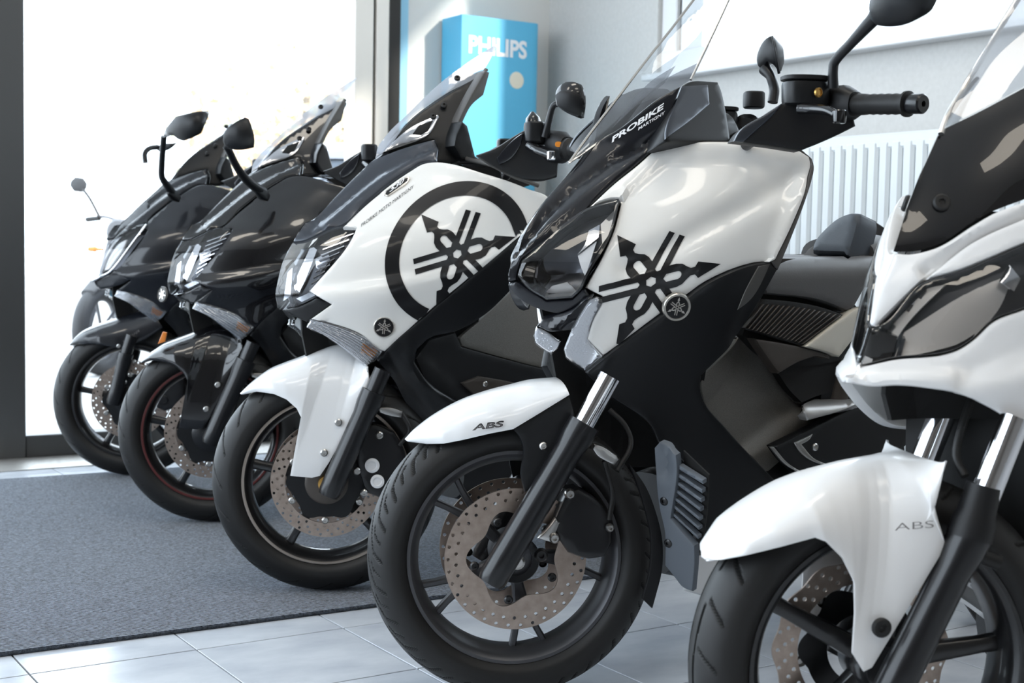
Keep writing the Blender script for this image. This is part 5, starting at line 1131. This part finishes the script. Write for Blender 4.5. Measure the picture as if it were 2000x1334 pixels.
c = w3.aty(1042, 238, -0.2); B3.put('far_mirror_cap', *revolve_vf([(0, 0.022), (0.02, 0.018), (0.036, 0.004), (0.037, 0.0002)], c - (0, 0, 0.01), (0.1, 0, 1), 20), 'black_gloss', w3)
rear_body(B3, 'seat_leather', 'white_paint', 'bronze')
TAIL3 = [o for o in B3.root.children if o not in NBODY3 and o.name.split('.')[0] in ('seat', 'tail_cover', 'floor_tunnel', 'rear_wheel', 'swing_arm', 'rear_fender', 'centre_stand')]

# the two black ones: copies of the shared body in other finishes
_fin = {}
def refinish(o, root, fin, parent, over):
    base = o.name.split('.')[0]; key = o.get('finish'); c = o.copy(); COL.objects.link(c); c.parent = parent
    m = over.get(base) or (fin.get(key) if key else None)
    if m:
        k = (o.data.name, m)
        if k not in _fin:
            _fin[k] = o.data.copy(); _fin[k].materials.clear(); _fin[k].materials.append(MATS[m])
        c.data = _fin[k]
    for ch in o.children: refinish(ch, root, fin, c, over)
    return c
def black_bike(X, Y, label, fin, over, skip=()):
    B = start_bike(X, Y, 34, 7.5, label, z=0.010)
    for o in NBODY3 + TAIL3:
        if o.name.split('.')[0] in skip: continue
        refinish(o, B.root, fin, B.root, over)
    return B
B2 = black_bike(-0.903, 4.15, 'glossy black scooter with a thin red rim line, parked beside the white ring emblem scooter',
    dict(body='black_gloss', cowl='black_gloss', fender='black_gloss', trim='black_gloss', screen='screen_silver'), dict(tail_cover='black_gloss', rim_stripe='rim_red', axle_cap='fork_black', axle_boss='fork_black'))
B1 = black_bike(-1.363, 4.95, 'satin black scooter with slim headlamp, farthest in the row, next to the glass front',
    dict(body='midnight_satin', cowl='midnight_satin', fender='midnight_satin', lampref='lamp_dark', screen='screen_clear'), dict(tail_cover='midnight_satin', rim_stripe='rim_black', axle_cap='fork_black', axle_boss='fork_black', caliper_cap='fork_black'), ('front_fender', 'fender_bolt', 'floor_bolt', 'fork_leg', 'position_lamp', 'position_lamp_core', 'headlight_bowl', 'headlight_lens', 'chin'))
def fairing_mirror(B, pts, ys, head, c, r):
    P = [B.f.aty(px, py, y) for (px, py), y in zip(pts, ys)]
    B.tube('mirror_stalk', P, np.interp(np.linspace(0, 1, len(P)), [0, 0.4, 1], [0.015, 0.011, 0.010]), 'black_satin', None, None, False, 14, 6)
    B.put('mirror_foot', *loft_dir(P[0] - (0.03, 0.012, 0.020), (0.04, 0.02, 0.02), [(0, 0.006, 0.012), (0.03, 0.014, 0.020), (0.06, 0.006, 0.010)]), 'black_satin')
    return traced_mirror(B, head, c, r, 'black_satin')
fairing_mirror(B2, [(508, 372), (482, 352), (462, 325), (446, 292), (440, 284)], (0.17, 0.21, 0.26, 0.31, 0.31), [(433, 277), (434, 264), (442, 250), (460, 236), (478, 227), (487, 230), (494, 248), (499, 272), (498, 290), (485, 293), (465, 295), (447, 292), (438, 287)], B2.f.aty(468, 263, 0.34), (0.07, 0.09, 0.075))
fairing_mirror(B1, [(336, 377), (326, 362), (316, 345), (316, 320), (318, 290), (320, 266)], (0.17, 0.19, 0.21, 0.24, 0.27, 0.29), [(317, 272), (320, 254), (330, 240), (342, 226), (370, 219), (395, 215), (408, 215), (411, 222), (404, 240), (394, 262), (376, 271), (358, 277), (346, 273), (338, 266), (327, 267)], B1.f.aty(366, 246, 0.30), (0.07, 0.13, 0.085))
B1.tube('mirror_stalk', [B1.f.aty(284, 318, -0.28), B1.f.aty(283, 300, -0.29), B1.f.aty(292, 290, -0.30), B1.f.aty(308, 287, -0.32)], 0.010, 'black_satin', None, None, False, 12, 5)
traced_mirror(B1, [(300, 291), (306, 284), (320, 280), (345, 277), (352, 274), (340, 286), (325, 295), (310, 297)], B1.f.aty(325, 286, -0.36), (0.05, 0.10, 0.06), 'black_satin')
# last scooter: slim lamp with a bright frame, angular chin
hl1 = [(179, 547), (184, 530), (190, 514), (203, 490), (221, 468), (247, 446), (270, 439), (287, 437), (284, 442), (262, 470), (221, 524), (200, 538)]
hb1 = B1.panel('headlight_bowl', hl1, H3, 'lamp_dark', off=-0.03, th=0.004, bev=0, step=8, lstep=4)
B1.panel('headlight_lens', hl1, H3, 'clear_lens', off=0.001, th=0, bev=0.003, step=7, lstep=4)
B1.panel('headlight_tube', [(198, 528), (212, 496), (232, 470), (244, 464), (240, 476), (222, 506), (208, 526)], H3, 'lamp_white', off=-0.014, th=0.006, bev=0.002, step=7, parent=hb1[0], lstep=4)
B1.put('headlight_trim', *tube_vf(spline(B1.f.hit([(286, 439), (262, 471), (221, 525), (200, 539), (180, 549)], H3, True), 5), 0.0045, 8), 'chrome')
B1.panel('chin', [(180, 549), (200, 541), (221, 527), (256, 545), (236, 556), (215, 562), (196, 566), (184, 557)], H3, 'midnight_satin', off=-0.004, th=0.012, bev=0.003, step=7, lstep=4)
B1.panel('nose_cowl_tip', [(221, 466), (235, 440), (258, 415), (285, 390), (292, 400), (290, 420), (287, 435), (268, 437), (247, 444)], H3, 'midnight_satin', off=0.001, th=0.008, bev=0.003, step=7, lstep=4)
# last scooter: plain mudguard and fork
w1 = B1.w; FE1 = yplane(0.088)
fe = [fender(B1, 'front_fender', [(136, 674), (150, 658), (167, 645), (195, 633), (222, 624), (250, 615), (275, 607), (300, 602)], [(140, 674), (157, 672), (175, 671), (195, 673), (228, 679), (250, 677), (285, 662), (318, 640)], [0.01, 0.05, 0.07, 0.08, 0.086, 0.086, 0.086, 0.086], 'midnight_satin', 2.4)]
decal_text(B1, 'fender_lettering', 'YAMAHA', (241, 671), (273, 648), (-1, -5.5), FE1, 'decal_grey', None, 0.0, 0.2, w1, fe[0], 0.004)
fork(B1, [(220, 790), (246, 690), (258, 655)], 0.10, 0.024, 0.02, 'fork_black')
for px, py in ((232, 676), (262, 706), (244, 746)): B1.put('fender_bolt', *bolt_vf(w1.aty(px, py, 0.093), (0, 1, 0), 0.007, 0.006), 'steel', w1)
# second scooter: emblem on the nose tip, orange side reflector
c = B2.f.aty(319, 575, 0.02); bd = B2.put('emblem_badge', *revolve_vf([(0.000, 0.0235), (0.004, 0.0235), (0.006, 0.0220), (0.004, 0.0200), (0.003, 0.0002)], c, (1, 0.25, 0.1), 32), 'trim_grey')
B2.put('badge_field', *revolve_vf([(0.0036, 0.0195), (0.0036, 0.0002)], c, (1, 0.25, 0.1), 32), 'decal_black', None, bd)
badge_mark(B2, c + np.array([0.004, 0.001, 0]), (1, 0.25, 0.1), 0.0145, bd, 0.001)
B2.panel('side_reflector', [(318, 648), (326, 650), (322, 668), (308, 672)], yplane(0.09), 'orange_reflector', w3 if False else B2.w, th=0.01, bev=0.002, step=9, mirror=False)
# ------------------------------------------------------------------ nearest scooter, cut by the right edge of the picture
B5 = start_bike(0.531, 1.95, 34, 7.5, 'nearest white scooter with dark tinted screen and twin headlamps, cut off by the picture edge')
f5, w5 = B5.f, B5.w
X5 = x0_from(f5, [(1780, 405), (1748, 490), (1725, 545), (1700, 632), (1684, 690), (1660, 745)]) + [(0.5, 0.0), (1.4, -0.5)]
W5 = [(0.3, 0.18), (0.55, 0.22), (0.70, 0.27), (0.85, 0.30), (1.1, 0.30), (1.3, 0.22)]
H5 = hull(X5, W5, 0.19)
core(B5, X5, W5, 0.19, 0.62, 0.92, -0.36)
B5.panel('nose_piece', [(1746, 491), (1768, 494), (1821, 484), (1905, 435), (1937, 416), (2000, 391), (2060, 370), (2060, 400), (2000, 424), (1900, 470), (1806, 543), (1711, 636), (1700, 634), (1706, 600), (1725, 545)], H5, 'white_pearl', th=0.010, bev=0.006, step=12, relief=strip_relief([(1806, 530), (1880, 480), (1960, 440), (2060, 395)], 9, -0.010))
B5.panel('upper_fairing', [(1806, 545), (1900, 472), (2000, 426), (2060, 402), (2120, 430), (2120, 440), (2000, 475), (1936, 502), (1870, 528)], H5, 'white_pearl', th=0.010, bev=0.005, step=12)
hl5 = [(1806, 548), (1870, 530), (1936, 504), (2000, 477), (2090, 446), (2090, 560), (2000, 602), (1941, 625), (1900, 662), (1881, 675), (1736, 700), (1680, 714), (1686, 690), (1701, 640), (1712, 637)]
hb = B5.panel('headlight_bowl', hl5, H5, 'lamp_dark', off=-0.05, th=0.004, bev=0, step=14)
for pts, dp, m in (([(1745, 690), (1765, 640), (1900, 560), (1990, 520), (1960, 600), (1890, 660), (1800, 682)], -0.03, 'lamp_satin'), ([(1720, 650), (1810, 555), (1850, 545), (1760, 640), (1730, 690)], -0.022, 'lamp_satin'), ([(1955, 545), (1975, 512), (1998, 540), (1985, 566)], -0.012, 'chrome'), ([(1690, 700), (1702, 650), (1716, 640), (1704, 690)], -0.02, 'lamp_white')):
    B5.panel('headlight_reflector', pts, H5, m, off=dp, th=0.006, bev=0, step=10, parent=hb[0], mirror=False)
B5.panel('headlight_lens', hl5, H5, 'clear_lens', off=0.001, th=0, bev=0.004, step=12)
B5.panel('headlight_rim', hl5, H5, 'black_gloss', off=-0.002, th=0.04, bev=0, holes=[[(1807, 550.5), (1870, 532), (1936, 506.5), (2000, 479.5), (2087, 450), (2087, 558), (2000, 599.5), (1939, 623), (1898.5, 660), (1880, 673), (1736, 698), (1683.5, 711), (1688, 691), (1703, 641), (1713, 638.5)]], step=300)
low5 = [(1660, 747), (1684, 692), (1682, 714), (1736, 702), (1881, 677), (1900, 664), (1941, 627), (2000, 604), (2100, 560), (2200, 600), (2200, 900), (2080, 880), (2000, 838), (1930, 793), (1883, 771), (1811, 757), (1752, 752), (1699, 754)]
B5.panel('lower_fairing', low5, H5, 'white_pearl', th=0.012, bev=0.006, step=13, relief=rsum(step_relief([(1680, 735), (1800, 728), (1900, 728), (2000, 690), (2100, 640)], 14, 0.012), strip_relief([(1880, 740), (1960, 720), (2060, 680)], 16, -0.008)))
# screen: glossy black lower part, clear top
SX5 = x0_from(f5, [(1744, 492), (1768, 420), (1800, 335), (1851, 225), (1890, 160), (1935, 85), (1990, 0), (2060, -100)])
S5 = hull(SX5, [(0.8, 0.20), (1.0, 0.20), (1.2, 0.20), (1.6, 0.17)], 0.20)
B5.panel('screen_panel', [(1745, 491), (1768, 419), (1800, 334), (1848, 250), (1900, 225), (2000, 172), (2080, 130), (2080, 360), (2000, 389), (1935, 414), (1903, 432), (1821, 482), (1770, 491)], S5, 'black_gloss', th=0.006, bev=0, step=10, lstep=5)
B5.panel('windscreen', [(1846, 250), (1870, 195), (1890, 160), (1935, 84), (1990, -4), (2030, -60), (2120, -60), (2100, 60), (2080, 130), (2000, 171), (1900, 224)], S5, 'screen_silver_b', off=0.004, th=0, bev=0, step=14)
ed = f5.hit([(1838, 262), (1851, 226), (1890, 160), (1935, 84), (1990, -4), (2030, -60)], S5); B5.put('screen_edge', *tube_vf(spline(ed, 6), 0.0045, 10), 'steel')
c = f5.hit([(1773, 398)], S5)[0]; nn = grad(S5, c[None])[0]
B5.put('screen_bolt', *revolve_vf([(0, 0.0125), (0.004, 0.0125), (0.007, 0.010), (0.007, 0.005), (0.004, 0.004), (0.004, 0.0002)], c, nn, 24), 'rubber', None, None, True)
# front wheel, fork and mudguard
build_wheel(B5, 'tour', phase=0.5)
FE5 = yplane(0.105)
fe5 = fender(B5, 'front_fender', [(1377, 1092), (1390, 1068), (1431, 1017), (1465, 990), (1502, 965), (1540, 944), (1574, 928), (1610, 916), (1645, 906), (1670, 900), (1690, 896), (1710, 893), (1735, 890), (1760, 889), (1785, 890)],
            [(1380, 1093), (1407, 1094), (1455, 1085), (1530, 1066), (1592, 1049), (1612, 1057), (1645, 1090), (1668, 1137), (1669, 1199), (1664, 1275), (1686, 1311), (1702, 1303), (1846, 1066), (1821, 1004), (1848, 900)], [0.012, 0.05, 0.08, 0.095, 0.10, 0.104, 0.104, 0.104, 0.104, 0.104, 0.104, 0.104, 0.104, 0.104, 0.10], 'white_pearl', 2.5)
rel_f5 = None
decal_text(B5, 'fender_lettering', 'ABS', (1747, 1036), (1823, 1030), (0, -14), FE5, 'decal_grey', rel_f5, -0.012, 0.0, w5, fe5, 0.0015)
c = w5.hit([(1716, 1222)], FE5)[0] + np.array([0, 0.008, 0]); B5.put('fender_plug', *revolve_vf([(0, 0.0135), (0.004, 0.0135), (0.006, 0.011), (0.006, 0.006), (0.003, 0.005), (0.003, 0.0002)], c, (0, 1, 0), 24), 'rubber', w5, fe5)
fork(B5, [(1735, 1362), (1900, 1035), (1985, 815)], 0.105, 0.0265, 0.0205)
for s in (1, -1):
    a, b = w5.aty(1893, 1050, 0.105), w5.aty(1922, 948, 0.105); a, b = [np.array([p[0], s * p[1], p[2]]) for p in (a, b)]
    B5.put('fork_guard', *tube_vf([a, a + (b - a) * 0.3, a + (b - a) * 0.5, b], [0.031, 0.030, 0.026, 0.024], 20), 'black_plastic', w5)
B5.tube('brake_hose', [w5.aty(1905, 760, 0.0), w5.aty(1880, 830, 0.02), w5.aty(1868, 890, 0.03), w5.aty(1885, 930, 0.05)], 0.006, 'rubber', w5, sp=6)
a, b = w5.aty(1893, 1078, 0.09), w5.aty(1950, 1098, 0.09); B5.put('hose_stub', *tube_vf([a, b], 0.011, 16), 'rubber', w5)
B5.panel('inner_fender', [(1900, 1140), (1925, 1112), (1990, 1060), (2080, 1000), (2150, 1000), (2150, 1334), (2030, 1230)], yplane(0.06, 0.0), 'white_pearl', None, th=0.02, bev=0.004, step=16)
B5.put('inner_wheel_well', *loft_vf([(-0.20, 0.40, 0.80, 0.13), (-0.30, 0.34, 0.82, 0.17), (-0.42, 0.30, 0.82, 0.19)]), 'deep_black')
rear_body(B5, 'seat_leather', 'white_pearl', 'tour')
# ------------------------------------------------------------------ outside the glass: motorcycle, car, autumn tree
mat('moto_grey', (0.030, 0.029, 0.031), 0.5); mat('moto_silver', (0.16, 0.16, 0.17), 0.35, 0.4); mat('car_paint', (0.42, 0.45, 0.52), 0.3, 0.3, 0.6); mat('car_glass', (0.10, 0.12, 0.15), 0.15)
mat('leaf_gold', (0.72, 0.50, 0.34), 0.8); mat('leaf_green', (0.62, 0.62, 0.42), 0.8); mat('bark', (0.20, 0.16, 0.12), 0.9); mat('kerb', (0.6, 0.58, 0.55), 0.9)
def outside(px, Z): return np.array([(px - 1000) / FPX * Z, Z, -0.03])
def ring_vf(c, ax, R, r, n=36, m=12):
    u, w, d = basis(ax); V = []
    for t in np.linspace(0, 2 * math.pi, n, endpoint=False):
        e = u * math.cos(t) + w * math.sin(t)
        V += [np.asarray(c) + e * (R + r * math.cos(q)) + d * r * math.sin(q) for q in np.linspace(0, 2 * math.pi, m, endpoint=False)]
    return V, [(i * m + j, ((i + 1) % n) * m + j, ((i + 1) % n) * m + (j + 1) % m, i * m + (j + 1) % m) for i in range(n) for j in range(m)]
mo_ = empty('motorcycle', Vector(outside(196, 9.0)), math.radians(-105)); tag(mo_, 'grey motorcycle standing outside beyond the glass, seen from its front', 'motorcycle')
for x in (0.0, -1.38):
    wh = mesh('wheel', *ring_vf((x, 0, 0.30), (0, 1, 0), 0.245, 0.055), 'moto_grey', mo_)
    mesh('rim', *ring_vf((x, 0, 0.30), (0, 1, 0), 0.195, 0.012, 32, 8), 'moto_silver', wh)
    for k in range(5): mesh('spoke', *tube_vf([(x, 0, 0.30), (x + 0.19 * math.cos(k * 1.2566), 0, 0.30 + 0.19 * math.sin(k * 1.2566))], 0.012, 8), 'moto_silver', wh)
for s in (1, -1):
    mesh('fork_leg', *tube_vf([(0, s * 0.10, 0.30), (-0.34, s * 0.10, 1.0)], 0.024, 12), 'moto_silver', mo_)
    st = mesh('mirror_stalk', *tube_vf(spline([(-0.40, s * 0.26, 1.04), (-0.38, s * 0.32, 1.16), (-0.40, s * 0.40, 1.24)], 5), 0.011, 8), 'moto_grey', mo_)
    mesh('mirror', *loft_dir((-0.40, s * 0.36, 1.25), (0, s, 0.1), [(0, 0.01, 0.02), (0.03, 0.016, 0.05), (0.09, 0.016, 0.05), (0.12, 0.008, 0.02)]), 'moto_grey', mo_)
    mesh('indicator', *loft_dir((-0.22, s * 0.12, 0.82), (0, s, 0), [(0, 0.01, 0.01), (0.05, 0.012, 0.012), (0.06, 0.02, 0.02), (0.11, 0.016, 0.016)]), 'orange_reflector', mo_)
    mesh('grip', *tube_vf([(-0.40, s * 0.26, 1.03), (-0.44, s * 0.38, 1.02)], 0.018, 12), 'rubber', mo_)
mesh('handlebar', *tube_vf(spline([(-0.44, -0.36, 1.02), (-0.40, -0.22, 1.04), (-0.36, 0, 1.0), (-0.40, 0.22, 1.04), (-0.44, 0.36, 1.02)], 6), 0.012, 10), 'moto_silver', mo_)
mesh('headlamp', *revolve_vf([(-0.10, 0.04), (-0.04, 0.09), (0.02, 0.10), (0.035, 0.085), (0.035, 0.001)], (-0.24, 0, 0.93), (1, 0, -0.1), 28), 'moto_silver', mo_)
mesh('front_fender', *loft_vf([(0.16, 0.52, 0.56, 0.05), (0.0, 0.60, 0.64, 0.075), (-0.20, 0.54, 0.60, 0.075)]), 'moto_grey', mo_)
mesh('fuel_tank', *loft_vf([(-0.40, 0.82, 0.98, 0.07), (-0.52, 0.80, 1.06, 0.15), (-0.72, 0.78, 1.04, 0.16), (-0.90, 0.76, 0.90, 0.11)]), 'moto_grey', mo_)
mesh('seat', *loft_vf([(-0.86, 0.74, 0.84, 0.10), (-1.10, 0.72, 0.83, 0.14), (-1.40, 0.76, 0.88, 0.12), (-1.65, 0.82, 0.92, 0.07)]), 'moto_grey', mo_)
mesh('engine', *loft_vf([(-0.35, 0.34, 0.66, 0.10), (-0.60, 0.26, 0.74, 0.18), (-0.95, 0.28, 0.66, 0.17)]), 'moto_silver', mo_)
mesh('side_stand', *tube_vf([(-0.75, 0.12, 0.30), (-0.78, 0.30, 0.0)], 0.012, 8), 'moto_silver', mo_)
# parked car, its roof shows between the black scooters' mirrors and screens
car = empty('car', Vector(outside(736, 9.2)), math.radians(88)); tag(car, 'grey-blue car parked outside behind the scooters, only its roof showing', 'car')
mesh('car_body', *loft_vf([(-2.1, 0.35, 0.75, 0.70), (-1.9, 0.25, 0.90, 0.82), (-1.0, 0.22, 0.98, 0.86), (1.0, 0.22, 0.98, 0.86), (1.9, 0.25, 0.86, 0.82), (2.1, 0.35, 0.70, 0.70)], 32, 4), 'car_paint', car)
mesh('cabin', *loft_vf([(-1.25, 0.90, 0.99, 0.78), (-0.75, 0.90, 1.42, 0.66), (0.0, 0.90, 1.50, 0.66), (0.85, 0.90, 1.46, 0.66), (1.55, 0.90, 0.99, 0.76)], 32, 4), 'car_glass', car)
mesh('roof', *loft_vf([(-0.80, 1.40, 1.45, 0.62), (-0.3, 1.44, 1.53, 0.64), (0.5, 1.44, 1.53, 0.64), (0.92, 1.40, 1.46, 0.62)], 32, 3), 'car_paint', car)
for x in (-1.3, 1.3):
    for s in (1, -1): mesh('wheel', *revolve_vf([(-0.10, 0.18), (-0.10, 0.30), (-0.06, 0.32), (0.06, 0.32), (0.10, 0.30), (0.10, 0.18), (0.07, 0.001)], (x, s * 0.78, 0.32), (0, s, 0), 28), 'rubber', car)
# tree with gold and green leaves
def tree(px, Z, h, rx, label, seed, nleaf=2600):
    o = empty('tree', Vector(outside(px, Z))); tag(o, label, 'tree'); rnd = np.random.default_rng(seed)
    tr = mesh('trunk', *tube_vf(spline([(0, 0, 0), (0.05, 0, h * 0.3), (-0.05, 0.03, h * 0.6), (0, 0, h * 0.85)], 5), np.linspace(0.11, 0.03, 16), 10), 'bark', o)
    for k in range(7):
        a = k * 0.9 + seed; z = h * (0.32 + 0.07 * k); mesh('branch', *tube_vf([(0, 0, z), (rx * 0.4 * math.cos(a), rx * 0.4 * math.sin(a), z + h * 0.10), (rx * 0.75 * math.cos(a), rx * 0.75 * math.sin(a), z + h * 0.16)], [0.04, 0.025, 0.01], 8), 'bark', o)
    for m_ in ('leaf_gold', 'leaf_green'):
        V, F = [], []
        for _ in range(nleaf // 2):
            d = rnd.normal(size=3); d /= np.linalg.norm(d); r = rnd.random() ** 0.45; c = np.array([d[0] * rx, d[1] * rx, h * 0.62 + d[2] * h * 0.40]) * np.array([r, r, 1]) if False else np.array([d[0] * rx * r, d[1] * rx * r, h * 0.62 + d[2] * h * 0.40 * r])
            a = rnd.normal(size=3); a /= np.linalg.norm(a); b = np.cross(a, rnd.normal(size=3)); b /= np.linalg.norm(b); s = 0.055 + 0.04 * rnd.random(); k = len(V)
            V += [c - a * s, c + b * s * 0.5, c + a * s, c - b * s * 0.5]; F.append((k, k + 1, k + 2, k + 3))
        lv = mesh('foliage', V, F, m_, o, False); lv['kind'] = 'stuff'
    return o
tree(600, 15.0, 3.2, 1.5, 'autumn tree with golden leaves outside, beside the door mullion', 3)
tree(560, 24.0, 3.0, 1.4, 'smaller golden leaved tree outside, behind the nearer golden tree', 8)
